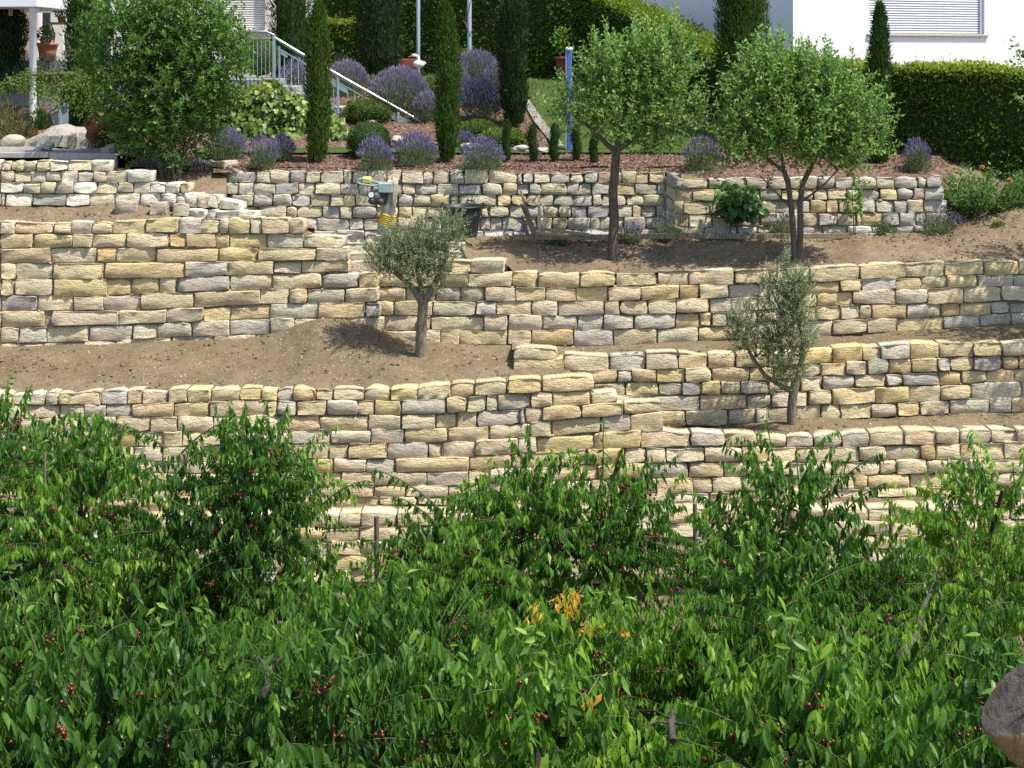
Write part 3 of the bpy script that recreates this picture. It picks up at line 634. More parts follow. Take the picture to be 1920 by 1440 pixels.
# bed behind the tall left wall, below the whitish wall
T1b = loft('soil_terrace', [(-200, 382, 27.35), (260, 384, 27.3), (345, 402, 27.0), (480, 408, 27.0), (600, 440, 27.3)], [(-200, 420, 26.45), (240, 419, 26.4), (300, 412, 26.35), (470, 413, 26.3), (600, 430, 26.3)], M['soil_dark'], nx=90, nt=12, amp=.05, lo=-200, hi=590)
# large bare bed left and centre
T2 = loft('soil_terrace', [(-200, 655, 26.1), (0, 650, 26.1), (250, 642, 26.05), (480, 634, 26.0), (600, 622, 25.95), (700, 620, 25.95), (790, 640, 26.0), (960, 646, 25.8), (1060, 690, 24.5), (1250, 775, 24.2)],
     [(-200, 742, 23.81), (20, 741, 23.79), (240, 736, 23.73), (450, 732, 23.71), (600, 731, 23.68), (760, 732, 23.63), (840, 724, 23.63), (920, 718, 23.63), (980, 717, 23.63), (1115, 709, 23.61), (1150, 738, 23.61), (1230, 772, 23.63)], M['soil'], nx=240, nt=30, amp=.055, lo=-200, hi=1112,
     bumps=[(620, .10, 90, .22, .26), (560, .22, 70, .2, .12), (860, .3, 90, .2, .10), (700, .45, 120, .2, .05)])
T2r = loft('soil_terrace', [(960, 646, 25.75), (1100, 648, 25.7), (1250, 642, 25.5), (1440, 630, 25.4), (1626, 621, 25.4), (1769, 614, 25.35), (1895, 606, 25.3), (2120, 602, 25.3)],
     [(960, 655, 24.6), (1060, 669, 24.55), (1211, 666, 24.5), (1380, 667, 24.5), (1460, 663, 24.5), (1562, 657, 24.5), (1630, 652, 24.5), (1740, 646, 24.45), (1900, 645, 24.4), (2120, 640, 24.4)], M['soil'], nx=160, nt=12, amp=.04, lo=960)
T3 = loft('soil_terrace', [(1100, 802, 24.5), (1285, 796, 24.45), (1480, 787, 24.4), (1600, 781, 24.4), (1700, 775, 24.38), (1780, 772, 24.35), (1880, 769, 24.3), (2120, 763, 24.3)],
     [(1100, 818, 23.53), (1210, 812, 23.53), (1360, 815, 23.48), (1480, 820, 23.43), (1600, 816, 23.43), (1680, 812, 23.43), (1880, 809, 23.38), (2120, 807, 23.38)], M['soil'], nx=120, nt=12, amp=.045, lo=1100, bumps=[(1480, .35, 80, .35, .06)])
T4 = loft('soil_terrace', [(-200, 948, 23.6), (850, 942, 23.45), (1120, 937, 23.4), (1300, 935, 23.38), (1480, 931, 23.35), (1800, 925, 23.35), (2120, 918, 23.3)],
     [(-200, 981, 22.65), (300, 977, 22.65), (680, 965, 22.6), (1200, 960, 22.55), (1800, 954, 22.5), (2120, 951, 22.45)], M['soil'], nx=160, nt=10, amp=.035)
# the whole hillside under the terraces, out to the horizon
prof = [(-400, -14), (-60, -5), (-10, -2.2), (1.6, -1.75), (3.2, -2.6), (6, -6.2), (8, -6.9), (15, -7.9), (20, -8.15), (22.35, -8.2), (22.9, -7.95), (23.6, -7.5), (24.6, -6.5), (26.4, -5.75), (28.6, -4.1), (30.2, -2.8), (34, -1.9), (38, -1.4), (46, -1.0), (70, 2), (160, 12), (600, 40)]
py_, pz_ = zip(*prof)
gy = np.unique(np.concatenate([np.array(py_), np.linspace(3, 50, 90)])); gx = np.unique(np.concatenate([[-600, -200, -80, -40], np.linspace(-22, 22, 70), [40, 80, 200, 600]]))
GX, GY = np.meshgrid(gx, gy); GZ = np.interp(GY, py_, pz_) + .06 * fbm(GX * .7, GY * .7, 4)
idx = np.arange(GX.size).reshape(GX.shape); f = np.stack([idx[:-1, :-1], idx[:-1, 1:], idx[1:, 1:], idx[1:, :-1]], -1).reshape(-1, 4)
mb = MB(); mb.add(np.stack([GX, GY, GZ], -1).reshape(-1, 3), f); kind(mb.build('hillside', M['orchard'], smooth=True), 'structure')
def Zhill(Y): return float(np.interp(Y, py_, pz_))
# the upper garden
GP = [(28.12, -2.20), (29.4, -2.03), (30.2, -1.985), (31, -1.78), (32, -1.47), (34, -1.06), (38, -.62), (46, -.3), (60, .5)]
gpy, gpz = zip(*GP)
def Zg(Y): return np.interp(Y, gpy, gpz)
_yy = np.linspace(28.12, 46, 900); _pp = YH - Zg(_yy) * F / _yy
def Yg(py): return float(np.interp(-py, -_pp, _yy))
def G(px, py):
    Y = Yg(py); return np.array([XP(px, Y), Y, float(Zg(Y))])
def sheet(name, pts, mat, lift, n=24, amp=.0):
    """patch of the garden ground inside a photo-outlined quad strip: rows of (x_left, x_right, y)"""
    rows = np.array(pts, float); ys = np.linspace(0, len(rows) - 1, n); V = []
    for t in ys:
        xl = np.interp(t, range(len(rows)), rows[:, 0]); xr = np.interp(t, range(len(rows)), rows[:, 1]); y = np.interp(t, range(len(rows)), rows[:, 2])
        Y = Yg(y)
        for s in np.linspace(0, 1, 30):
            x = xl * (1 - s) + xr * s; X = XP(x, Y); V.append((X, Y, float(Zg(Y)) + lift + amp * float(fbm(X * 3, Y * 3, 3))))
    idx = np.arange(n * 30).reshape(n, 30); f = np.stack([idx[1:, :-1], idx[1:, 1:], idx[:-1, 1:], idx[:-1, :-1]], -1).reshape(-1, 4)
    mb = MB(); mb.add(V, f); return kind(mb.build(name, mat, smooth=True), 'structure')
gy = np.linspace(28.42, 60, 90); gx = np.linspace(-17, 22, 110); GX, GY = np.meshgrid(gx, gy)
GZ = Zg(GY) + .03 * fbm(GX * 1.7, GY * 1.7, 4) * (GY > 28.3); idx = np.arange(GX.size).reshape(GX.shape)
GXs = GX.copy(); keep = ~((GX < XP(235, 28.3)) & (GY < 29.9))
f = np.stack([idx[:-1, :-1], idx[:-1, 1:], idx[1:, 1:], idx[1:, :-1]], -1).reshape(-1, 4)
f = f[(GX.ravel()[f].max(1) > XP(235, 28.3)) | (GY.ravel()[f].max(1) > 29.9)]
f = f[~((GX.ravel()[f].min(1) > 8.15) & (GY.ravel()[f].min(1) < 29.5))]
mb = MB(); mb.add(np.stack([GX, GY, GZ], -1).reshape(-1, 3), f); kind(mb.build('garden_bed', M['mulch'], smooth=True), 'structure')
loft('garden_bed', [(400, 310, 28.5), (2000, 310, 28.5)], [(400, 323, 28.2), (560, 324, 28.22), (760, 323, 28.22), (900, 320, 28.22), (975, 327, 28.22), (1258, 324, 28.22), (1290, 336, 27.78), (1440, 335, 27.75), (1740, 334, 27.7), (1790, 334, 27.7)], M['mulch'], 160, 8, .03, 400, 1776)
loft('garden_bed', [(1740, 291, 29.65), (2120, 291, 29.65)], [(1764, 440, 27.75), (1774, 438, 27.7), (1800, 421, 27.75), (1850, 389, 28.25), (1900, 357, 28.7), (2120, 339, 28.95)], M['soil_dark'], 50, 14, .05, 1762, 2120)
sheet('lawn', [(975, 1330, 146), (980, 1330, 180), (1000, 1330, 215), (1030, 1320, 250), (1046, 1310, 284)], M['lawn'], .05, 26, .015)
sheet('lawn', [(375, 1310, 280.5), (370, 1310, 285), (365, 1310, 290)], M['lawn'], .045, 6, .01)
sheet('garden_path', [(979, 990, 188), (986, 1001, 205), (1003, 1022, 235), (1026, 1044, 262), (1036, 1058, 279)], M['gravel'], .062, 20, .01)
loft('gravel_patch', [(-200, 274, 29.95), (240, 275, 29.95)], [(-200, 287, 28.3), (240, 288, 28.3)], M['gravel'], 40, 10, .03, -200, 236)
loft('soil_terrace', [(-200, 291, 28.2), (215, 315, 28.2)], [(-200, 304, 27.5), (60, 304, 27.5), (240, 322, 27.6), (300, 345, 27.5)], M['soil_red'], 60, 8, .04, -200, 240)
loft('soil_terrace', [(205, 315, 28.6), (300, 318, 28.6), (430, 320, 28.5)], [(205, 323, 27.5), (280, 343, 27.45), (350, 366, 27.3), (430, 380, 27.0)], M['soil_dark'], 40, 10, .04, 205, 425)
# dark bark under the first fruit tree and along the edging
# stones and clods lying about on the soil, chips of bark in the beds
def scatter_on(V, n, rmin, rmax, mat, name, col=None, xr=None, sub=1):
    nt, nx, _ = V.shape; mb = MB(); Vi, Fi = ico(sub)
    P = []; 
    so = R(0, 40)
    while len(P) < n:
        j = R(0, nt - 1.01); i = R(0, nx - 1.01)
        if fbm(i * .11 + so, j * .3 + so, 2) < R(-.5, .8): continue
        a, b = int(j), int(i); t, s = j - a, i - b
        p = V[a, b] * (1 - t) * (1 - s) + V[a + 1, b] * t * (1 - s) + V[a, b + 1] * (1 - t) * s + V[a + 1, b + 1] * t * s; P.append(p)
    P = np.array(P); r = rmin + (rmax - rmin) * rng.random(n) ** 4
    v = P[:, None] + Vi[None] * r[:, None, None] * R(.55, 1.25, (n, 1, 3)) * (1 + R(-.25, .25, (n, len(Vi), 1)))
    v[..., 2] += (r * .2)[:, None]
    mb.add(v.reshape(-1, 3), (Fi[None] + (np.arange(n) * len(Vi))[:, None, None]).reshape(-1, 3), np.repeat(rng.random(n), len(Vi)))
    o = kind(mb.build(name, mat), 'stuff')
    if col: o.color = (*col, 1)
    return o
for V, n in ((T1, 1100), (T1b, 400), (T2, 1500), (T2r, 600), (T3, 500), (T4, 400)):
    scatter_on(V, n, .005, .038, M['soil'] if V is not T1 and V is not T1b else M['soil_dark'], 'soil_clods', sub=1)
    scatter_on(V, n // 3, .005, .024, M['stone'], 'pebbles', (.50, .44, .33))
def chips(pts, name='bark_chips', size=(.03, .075), mat='chip'):
    n = len(pts); mb = MB(); D = nrm(np.column_stack([rng.normal(size=n), rng.normal(size=n), rng.normal(size=n) * .3])); U = nrm(np.column_stack([rng.normal(size=n) * .4, rng.normal(size=n) * .4, np.ones(n)]))
    t = rng.random(n) ** 1.6
    leaves(mb, pts, D, U, R(*size, n), R(size[0] * .5, size[1] * .5, n), 4, .4, t); return kind(mb.build(name, M[mat]), 'stuff')
n = 7000; Y = 28.3 + (R(0, 1, n) ** 1.3) * 1.6; x = R(345, 1775, n); px = XP(x, Y); chips(np.column_stack([px, Y, Zg(Y) + .03 * fbm(px * 1.7, Y * 1.7, 4) + R(.0, .03, n)]))
n = 5000; Y = R(30.9, 36.5, n); x = R(560, 1000, n); px = XP(x, Y); chips(np.column_stack([px, Y, Zg(Y) + .03 * fbm(px * 1.7, Y * 1.7, 4) + R(.0, .03, n)]))
def on(V, px, py):
    """point of a lofted soil sheet seen at a photo pixel"""
    P = V.reshape(-1, 3); u = 960 + P[:, 0] * F / P[:, 1]; v = YH - P[:, 2] * F / P[:, 1]
    k = np.argsort((u - px) ** 2 + (v - py) ** 2)[:4]; w = 1 / (np.hypot(u[k] - px, v[k] - py) + 1e-3); return (P[k] * w[:, None]).sum(0) / w.sum()
pp = np.array([on(T1, *q) for q in np.column_stack([R(1010, 1260, 500), 452 + R(0, 1, 500) ** 2 * 26])]); pp[:, :2] += R(-.06, .06, (500, 2)); pp[:, 2] += R(.0, .03, 500)
chips(pp, 'dark_bark_mulch', (.04, .09))
pp = np.array([on(T1, *q) for q in np.column_stack([R(1290, 1790, 450), 441 + R(0, 1, 450) ** 2 * 14])]); pp[:, :2] += R(-.06, .06, (450, 2)); pp[:, 2] += R(.0, .03, 450)
chips(pp, 'dark_bark_mulch', (.04, .08))
pp = np.array([on(T1, *q) for q in np.column_stack([R(1780, 1960, 350), R(345, 490, 350)])]); pp[:, :2] += R(-.06, .06, (350, 2)); pp[:, 2] += R(.0, .03, 350)
chips(pp, 'dark_bark_mulch', (.04, .08))
n = 3500; Y = R(30.3, 37, n); x = R(985, 1330, n); px = XP(x, Y); mb = MB()
leaves(mb, np.column_stack([px, Y, Zg(Y) + .05]), np.column_stack([R(-.4, .4, n), R(-.4, .4, n), np.ones(n)]), rdir(n), R(.05, .09, n), .02, 2, .1, rng.random(n)); kind(mb.build('lawn_grass', M['grass']), 'stuff')
# ------------------------------------------------------------------ kerb, houses, hedges
def bx(mb, x0, x1, y0, y1, Y, d, mat=0, bev=.004):
    """box whose front face covers photo pixels x0..x1, y0..y1 at distance Y, d metres deep"""
    a = PX(x0, y1, Y); b = PX(x1, y0, Y); return box(mb, (a[0], Y, a[2]), (b[0], Y + d, b[2]), mat, bev)
for x0, x1, y0, y1, Y, lab in ((-150, 91, 286, 296, 28.22, 'grey concrete kerb slab left of the joint, edging the gravel patch'), (92, 219, 287.5, 330, 28.2, 'tall grey concrete kerb slab below the boulder, beside the shrub')):
    mb = MB(); bx(mb, x0, x1, y0, y1, Y, .09, bev=.008); tag(mb.build('kerb_slab', M['concrete'], base=PX((x0 + x1) / 2, y1, Y)), lab, 'kerb', 'kerb slabs')

def hedge(name, label, pts, n, mats, leaf=(.05, .09), group=None, twiggy=0):
    """pts: (X, Y, Zbase, Ztop, half thickness) along the run"""
    P = np.array(pts, float); base = (P[0][0], P[0][1], P[0][2]); t = thing(name, label, 'hedge', base, group)
    core = MB(); V = []
    xy = P[:, :2]; tang = nrm(np.gradient(xy, axis=0)); nor = np.column_stack([-tang[:, 1], tang[:, 0]])
    for i in range(len(P)):
        for sgn, z in ((1, 2), (1, 3), (-1, 3), (-1, 2)):
            V.append((*(xy[i] + nor[i] * sgn * (P[i, 4] - .10)), P[i, z] - (.10 if z == 3 else 0)))
    f = []
    for i in range(len(P) - 1):
        for k in range(4):
            k2 = (k + 1) % 4; f.append((4 * i + k, 4 * i + k2, 4 * i + 4 + k2, 4 * i + 4 + k))
    f += [(3, 2, 1, 0), tuple(4 * (len(P) - 1) + k for k in range(4))]
    core.add(V, f, .1); core.build('branch_core', M['L_yewgreen'], t)
    seg = np.linalg.norm(np.diff(xy, axis=0), axis=1); cum = np.concatenate([[0], np.cumsum(seg)]); s = R(0, cum[-1], n)
    ip = lambda c: np.interp(s, cum, P[:, c])
    bx_, by_ = ip(0), ip(1); zb, zt, th = ip(2), ip(3), ip(4)
    tx = np.interp(s, cum, nor[:, 0]); ty = np.interp(s, cum, nor[:, 1]); nl = np.hypot(tx, ty); tx /= nl; ty /= nl
    face = rng.random(n); side = np.where(face < .58, -1, np.where(face < .70, 1, 0)) ;
    toview = np.where((tx * bx_ + ty * by_) > 0, -1, 1)
    u = R(-1, 1, n); v = rng.random(n)
    lump = .07 * fbm(s * 1.3, v * 3 + side, 3)
    off = np.where(side == -1, toview * (th + lump), np.where(side == 1, -toview * (th + lump), u * th))
    z = np.where(side == 0, zt + lump, zb + (zt - zb) * v)
    dpt = R(-.16, .03, n); ks = np.where(side == -1, toview, np.where(side == 1, -toview, 0))
    Pp = np.column_stack([bx_ + tx * (off + ks * dpt), by_ + ty * (off + ks * dpt), z + np.where(side == 0, dpt, 0)])
    N = np.column_stack([tx * ks, ty * ks, np.where(side == 0, 1.0, .0)])
    D = nrm(N * .5 + rng.normal(size=(n, 3)) * .55 + np.array([0, 0, -.15])); U = nrm(N + rdir(n) * .8)
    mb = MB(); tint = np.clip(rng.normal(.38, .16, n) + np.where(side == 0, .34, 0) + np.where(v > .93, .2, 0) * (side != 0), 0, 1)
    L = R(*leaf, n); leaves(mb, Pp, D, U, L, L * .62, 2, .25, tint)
    k = n // 40; j = rng.integers(0, n, k); q = Pp[j]; q = q[side[j] == 0]; m = len(q)      # stray shoots on the top
    for r in range(4): leaves(mb, q + np.array([0, 0, .04 * r + .02]) + rng.normal(scale=.02, size=(m, 3)), rdir(m) + np.array([0, 0, .6]), rdir(m), .06, .035, 2, .2, R(.5, 1, m))
    kind(mb.build('leaves', mats, t), 'stuff'); return t
zg = lambda Y: float(Zg(Y))
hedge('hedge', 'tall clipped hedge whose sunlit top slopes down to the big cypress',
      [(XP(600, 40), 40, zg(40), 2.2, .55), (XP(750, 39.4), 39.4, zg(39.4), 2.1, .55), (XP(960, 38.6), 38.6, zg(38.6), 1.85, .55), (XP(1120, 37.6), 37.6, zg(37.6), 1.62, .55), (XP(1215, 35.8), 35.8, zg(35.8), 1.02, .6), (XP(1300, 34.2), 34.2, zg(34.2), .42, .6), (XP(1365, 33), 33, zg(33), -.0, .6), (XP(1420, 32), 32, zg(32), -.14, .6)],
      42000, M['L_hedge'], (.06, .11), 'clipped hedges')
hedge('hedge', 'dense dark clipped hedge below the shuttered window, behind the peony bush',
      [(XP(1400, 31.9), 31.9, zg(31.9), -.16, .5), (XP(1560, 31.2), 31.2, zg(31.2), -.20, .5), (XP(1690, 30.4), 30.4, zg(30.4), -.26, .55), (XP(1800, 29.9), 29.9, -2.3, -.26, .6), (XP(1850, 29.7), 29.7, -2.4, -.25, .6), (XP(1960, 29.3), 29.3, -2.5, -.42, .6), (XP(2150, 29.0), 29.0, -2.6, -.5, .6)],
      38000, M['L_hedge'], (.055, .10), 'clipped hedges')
hedge('hedge', 'short clipped hedge below the far white house, between two dark conifers',
      [(XP(560, 38.5), 38.5, zg(38.5), .82, .4), (XP(650, 38.3), 38.3, zg(38.3), .84, .4), (XP(700, 38.2), 38.2, zg(38.2), .8, .4)], 3500, M['L_hedge'], (.06, .11), 'clipped hedges')
hedge('hedge', 'low yellowish clipped shrub beside the rusty rooster', [(XP(183, 29.9), 29.9, -2.05, -1.25, .3), (XP(240, 29.9), 29.9, -2.05, -1.15, .3), (XP(262, 29.8), 29.8, -2.05, -1.25, .25)], 3500, M['L_dry'], (.03, .06), None)

def shutter(parent, mat, P0, ux, w, z0, z1, pitch, thick=.022):
    """roller shutter: one slat after another, each a part"""
    n = int(round((z1 - z0) / pitch)); ux = nrm(ux); nz = np.array([0, 0, 1.0]); out = np.cross(nz, ux)
    if out @ np.asarray(P0) > 0: out = -out
    me = None
    for i in range(n):
        mb = MB(); prof = [(0, .0), (.010, pitch * .12), (thick, pitch * .45), (.012, pitch * .86), (0, pitch * .90), (-.02, pitch * .90), (-.02, 0)]
        if me is None:
            a = [out * o + nz * z for o, z in prof]; V = np.array([p for p in a] + [p + ux * w for p in a]); k = len(prof)
            mb.add(V, [(j, (j + 1) % k, k + (j + 1) % k, k + j) for j in range(k)]); me = mb.mesh('slat', mat)
        o = bpy.data.objects.new('slat', me); COL.objects.link(o); o.parent = parent
        o.location = tuple(np.asarray(P0) + nz * (z0 + i * pitch - P0[2]) - np.array(parent['_base']))
# white house on the right
a0 = np.array([XP(1487, 34), 34.0]); ang = math.radians(22); ux = np.array([math.cos(ang), math.sin(ang), 0]); vx = np.array([-math.sin(ang), math.cos(ang), 0])
hb = np.array([a0[0], a0[1], -1.6]); hs = thing('house', 'white rendered house with a closed roller shutter above the hedge', 'house', hb)
def hpt(u, v, z): return np.array([a0[0], a0[1], 0]) + ux * u + vx * v + np.array([0, 0, z])
def hbox(mb, u0, u1, v0, v1, z0, z1, mat=0, bev=.006):
    c = hpt((u0 + u1) / 2, (v0 + v1) / 2, (z0 + z1) / 2); return box(mb, (-(u1 - u0) / 2, -(v1 - v0) / 2, -(z1 - z0) / 2), ((u1 - u0) / 2, (v1 - v0) / 2, (z1 - z0) / 2), mat, bev, rz=ang, ctr=c)
def u_at(px):   # where the front face meets a photo column
    k = (px - 960) / F; return (k * a0[1] - a0[0]) / (ux[0] - k * ux[1])
u1, u2 = u_at(1630), u_at(1846); zs = ZP(63, 34.0 + ux[1] * u1)
mb = MB(); H = 4.5; E = 11.0
hbox(mb, 0, u1, 0, 9, -1.6, H, bev=0); hbox(mb, u2, E, 0, 9, -1.6, H, bev=0); hbox(mb, u1, u2, .0, 9, -1.6, zs, bev=0); hbox(mb, u1, u2, .0, 9, zs + 1.5, H, bev=0); hbox(mb, u1, u2, .18, 9, zs, zs + 1.5, bev=0)
mb.build('wall', M['plaster'], hs)
for a_, b_ in ((u1, u1 + .045), (u2 - .07, u2)): wf = MB(); hbox(wf, a_, b_, .06, .179, zs, zs + 1.5); wf.build('shutter_rail', M['white'], hs)
mb = MB(); hbox(mb, u1 - .08, u2 + .10, -.06, .10, zs - .055, zs); mb.build('sill', M['sill'], hs)
shut = kind(bpy.data.objects.new('roller_shutter', None), 'thing'); del shut['kind']; COL.objects.link(shut); shut.parent = hs; shut['_base'] = list(hb)
shutter(shut, M['shutter'], hpt(u1 + .05, .13, zs), ux, (u2 - u1) - .125, zs + .01, zs + 1.2, .058)
mb = MB(); hbox(mb, -.25, E + .3, -.3, 9.3, H, H + .25); mb.build('roof', M['concrete'], hs)

# beige house on the left with its terrace
lb = np.array([XP(60, 37), 37.0, -1.2]); lh = thing('house', 'beige house half hidden by the big shrub, with a closed roller shutter and glass doors', 'house', lb)
mb = MB(); X0, X1 = XP(66, 37), XP(503, 37); sx0, sx1 = XP(415, 37), XP(497, 37); szb = ZP(57, 37)
def lbox(m_, x0, x1, y0, y1, z0, z1, mat=0, bev=.006): return box(m_, (x0, y0, z0), (x1, y1, z1), mat, bev)
dx = [(XP(72, 37), XP(96, 37)), (XP(118, 37), XP(150, 37)), (XP(186, 37), XP(208, 37))]
cols = [(X0, dx[0][0]), (dx[0][1], dx[1][0]), (dx[1][1], dx[2][0]), (dx[2][1], sx0), (sx1, X1)]
for a, b in cols: lbox(mb, a, b, 37, 44, -1.2, 4.5, 0, 0)
for a, b in dx: lbox(mb, a, b, 37.0, 44, 2.6, 4.5, 0, 0); lbox(mb, a, b, 37.25, 44, -1.2, 2.6, 0, 0)
lbox(mb, sx0, sx1, 37, 44, -1.2, szb, 0, 0); lbox(mb, sx0, sx1, 37, 44, szb + 1.9, 4.5, 0, 0); lbox(mb, sx0, sx1, 37.25, 44, szb, szb + 1.9, 0, 0)
mb.build('wall', M['plaster_beige'], lh)
for a, b in dx:
    fr = MB(); z0, z1 = ZP(70, 37), 2.6
    for p in ((a, a + .06, z0, z1), (b - .06, b, z0, z1), (a + .06, b - .06, z0, z0 + .08), (a + .06, b - .06, z1 - .07, z1)): lbox(fr, p[0], p[1], 37.10, 37.18, p[2], p[3])
    fo = fr.build('glass_door', M['white'], lh); g = MB(); lbox(g, a + .06, b - .06, 37.13, 37.15, z0 + .08, z1 - .07, 0, 0); go = g.build('pane', M['glass'], None, base=lb); go.location = (0, 0, 0); go.parent = fo
sh2 = bpy.data.objects.new('roller_shutter', None); COL.objects.link(sh2); sh2.parent = lh; sh2['_base'] = list(lb)
shutter(sh2, M['shutter_beige'], np.array([sx0, 37.16, szb]), np.array([1., 0, 0]), sx1 - sx0, szb + .01, szb + 1.6, .056)
mb = MB(); lbox(mb, sx0 - .1, sx1 + .1, 36.88, 37.1, szb - .06, szb); mb.build('sill', M['white'], lh)
mb = MB(); lbox(mb, X0 - .2, X1 + .3, 36.7, 44.3, 4.5, 4.75); mb.build('roof', M['concrete'], lh)
# far white house in the middle
fb = np.array([XP(590, 46), 46.0, -.3]); fh = thing('house', 'far white house with one wide window, seen between two dark conifers', 'house', fb)
mb = MB(); wx0, wx1, wz0, wz1 = XP(621, 46), XP(672, 46), ZP(25, 46), ZP(5, 46)
lbox(mb, XP(520, 46), wx0, 46, 52, -.3, 5, 0, 0); lbox(mb, wx1, XP(705, 46), 46, 52, -.3, 5, 0, 0); lbox(mb, wx0, wx1, 46, 52, -.3, wz0, 0, 0); lbox(mb, wx0, wx1, 46, 52, wz1, 5, 0, 0); lbox(mb, wx0, wx1, 46.25, 52, wz0, wz1, 0, 0)
mb.build('wall', M['plaster'], fh)
fr = MB()
for p in ((wx0, wx0 + .05, wz0, wz1), (wx1 - .05, wx1, wz0, wz1), (wx0 + .05, wx1 - .05, wz0, wz0 + .05), (wx0 + .05, wx1 - .05, wz1 - .05, wz1)): lbox(fr, p[0], p[1], 46.08, 46.16, p[2], p[3])
fo = fr.build('window', M['white'], fh); g = MB(); lbox(g, wx0 + .05, wx1 - .05, 46.11, 46.13, wz0 + .05, wz1 - .05, 0, 0); go = g.build('pane', M['glass'], None, base=fb); go.location = (0, 0, 0); go.parent = fo
mb = MB(); lbox(mb, wx0 - .1, wx1 + .1, 45.9, 46.1, wz0 - .07, wz0); mb.build('sill', M['sill'], fh)
mb = MB(); lbox(mb, XP(515, 46), XP(710, 46), 45.7, 52.3, 5, 5.2); mb.build('roof', M['concrete'], fh)

# porch roof on a white column
cbase = PX(62, 252, 31.2); ca = thing('porch_roof', 'flat white porch roof on a round white column at the upper left edge', 'porch', cbase)
mb = MB(); box(mb, (-16, 31.0, ZP(13, 31)), (XP(70, 31), 35.5, ZP(13, 31) + .19), 0, .01); mb.build('roof_slab', M['white'], ca)
mb = MB(); lathe(mb, [(.078, cbase[2] + .05), (.072, cbase[2] + .1), (.072, ZP(15, 31.2) - .06), (.085, ZP(15, 31.2) - .05), (.085, ZP(13.4, 31.2))], (cbase[0], cbase[1], 0), 20); mb.build('column', M['white'], ca, smooth=True)
mb = MB(); c = PX(20, 22, 32.2); lathe(mb, [(0, -.09), (.045, -.09), (.045, .07), (.03, .08), (.03, .16)], c, 14); mb.build('ceiling_lamp', M['grey_metal'], ca, smooth=True)
mb = MB(); bx(mb, 47, 72, 238, 262, 31.1, .25); mb.build('column_base', M['terracotta'], ca)

# terrace and garden stairs
mb = MB(); box(mb, (-18, 33.4, -1.5), (XP(392, 33.4), 37, -.16), 0, .01); kind(mb.build('terrace', M['concrete']), 'structure')
sX0, sX1 = XP(522, 32.2), XP(752, 32.2); stp = thing('garden_stairs', 'concrete garden stairs descending to the right behind the ivy', 'stairs', (sX1, 32.2, zg(32.2)))
mb = MB(); box(mb, (XP(392, 32.2), 32.2, -2.0), (sX0, 34.5, -.56), 0, .01); mb.build('landing', M['concrete'], stp)
n = 8; dX = (sX1 - sX0) / n
for i in range(n):
    zt = -.56 - (i + 1) * (1.22 / n); mb = MB(); box(mb, (sX0 + i * dX, 32.2, zt - 1.0), (sX0 + (i + 1) * dX + .03, 33.5, zt), 0, .012); mb.build('step', M['concrete'], stp)

# stair railing
Yr = 32.12
def rp(x, y, Y=Yr): return PX(x, y, Y)
rl = thing('stair_railing', 'blue grey stair railing with a shining handrail sloping down towards the box ball', 'railing', rp(751, 264))
mb = MB(); top = [(515, 71), (560, 98), (640, 144), (720, 189), (789, 228)]
tube(mb, [rp(*p) for p in top], .034, 8); tube(mb, [rp(430, 62), rp(470, 59), rp(500, 60), rp(514, 66)], .03, 8)
mb.build('handrail', M['steel'], rl, smooth=True)
hy = lambda x: 71 + (x - 515) * (157 / 274.)
mb = MB(); bar(mb, rp(520, hy(520) + 16), rp(772, hy(772) + 14), .03, .025); mb.build('upper_bar', M['greenmetal'], rl)
mb = MB(); bar(mb, rp(520, 150), rp(742, 266), .03, .03); mb.build('lower_bar', M['greenmetal'], rl)
mb = MB(); bar(mb, rp(430, 71), rp(514, 71), .03, .03); mb.build('upper_bar', M['greenmetal'], rl)
mb = MB(); bar(mb, rp(430, 146), rp(514, 146), .03, .03); mb.build('lower_bar', M['greenmetal'], rl)
for x, yt, yb, w in ((514, 66, 150, .06), (524, hy(524) + 10, 156, .035), (634, hy(634) + 6, 212, .05), (747, hy(747) + 6, 268, .055)):
    mb = MB(); bar(mb, rp(x, yt), rp(x, yb), w, w, up=(0, 1, 0)); mb.build('post', M['greenmetal'], rl)
for x in list(np.arange(533, 745, 13.2)):
    if abs(x - 634) < 5: continue
    mb = MB(); tube(mb, [rp(x, hy(x) + 17), rp(x, 150 + (x - 520) * (116 / 222.) - 1)], .011, 5); mb.build('baluster', M['greenmetal'], rl)
for x in np.arange(437, 512, 7.6):
    mb = MB(); tube(mb, [rp(x, 72), rp(x, 145)], .007, 5); mb.build('baluster', M['greenmetal'], rl)
for q in ([(525, 91), (539, 99), (539, 109), (527, 102)], [(618, 147), (651, 166), (651, 176), (620, 158)], [(730, 212), (745, 220), (745, 228), (732, 221)], [(748, 217), (772, 226), (768, 236), (754, 262), (749, 262)]):
    mb = MB(); prism(mb, [(rp(*p)[0], rp(*p)[2]) for p in q], Yr - .012, Yr + .012); mb.build('panel', M['greenmetal'], rl)
Yl = 31.3; rl2 = thing('stair_railing', 'short piece of blue grey stair railing above the boulder', 'railing', PX(113, 236, Yl))
mb = MB(); tube(mb, [PX(82, 216, Yl), PX(128, 185, Yl)], .03, 8); mb.build('handrail', M['steel'], rl2, smooth=True)
mb = MB(); bar(mb, PX(113, 200, Yl), PX(113, 240, Yl), .05, .05, up=(0, 1, 0)); mb.build('post', M['greenmetal'], rl2)
mb = MB(); prism(mb, [(PX(*p, Yl)[0], PX(*p, Yl)[2]) for p in ((93, 214), (127, 196), (127, 233), (100, 233))], Yl + .03, Yl + .05); mb.build('panel', M['greenmetal'], rl2)
mb = MB(); bar(mb, PX(95, 213, Yl), PX(130, 194, Yl), .03, .025); mb.build('upper_bar', M['greenmetal'], rl2)
for x in (203, 207):
    pass
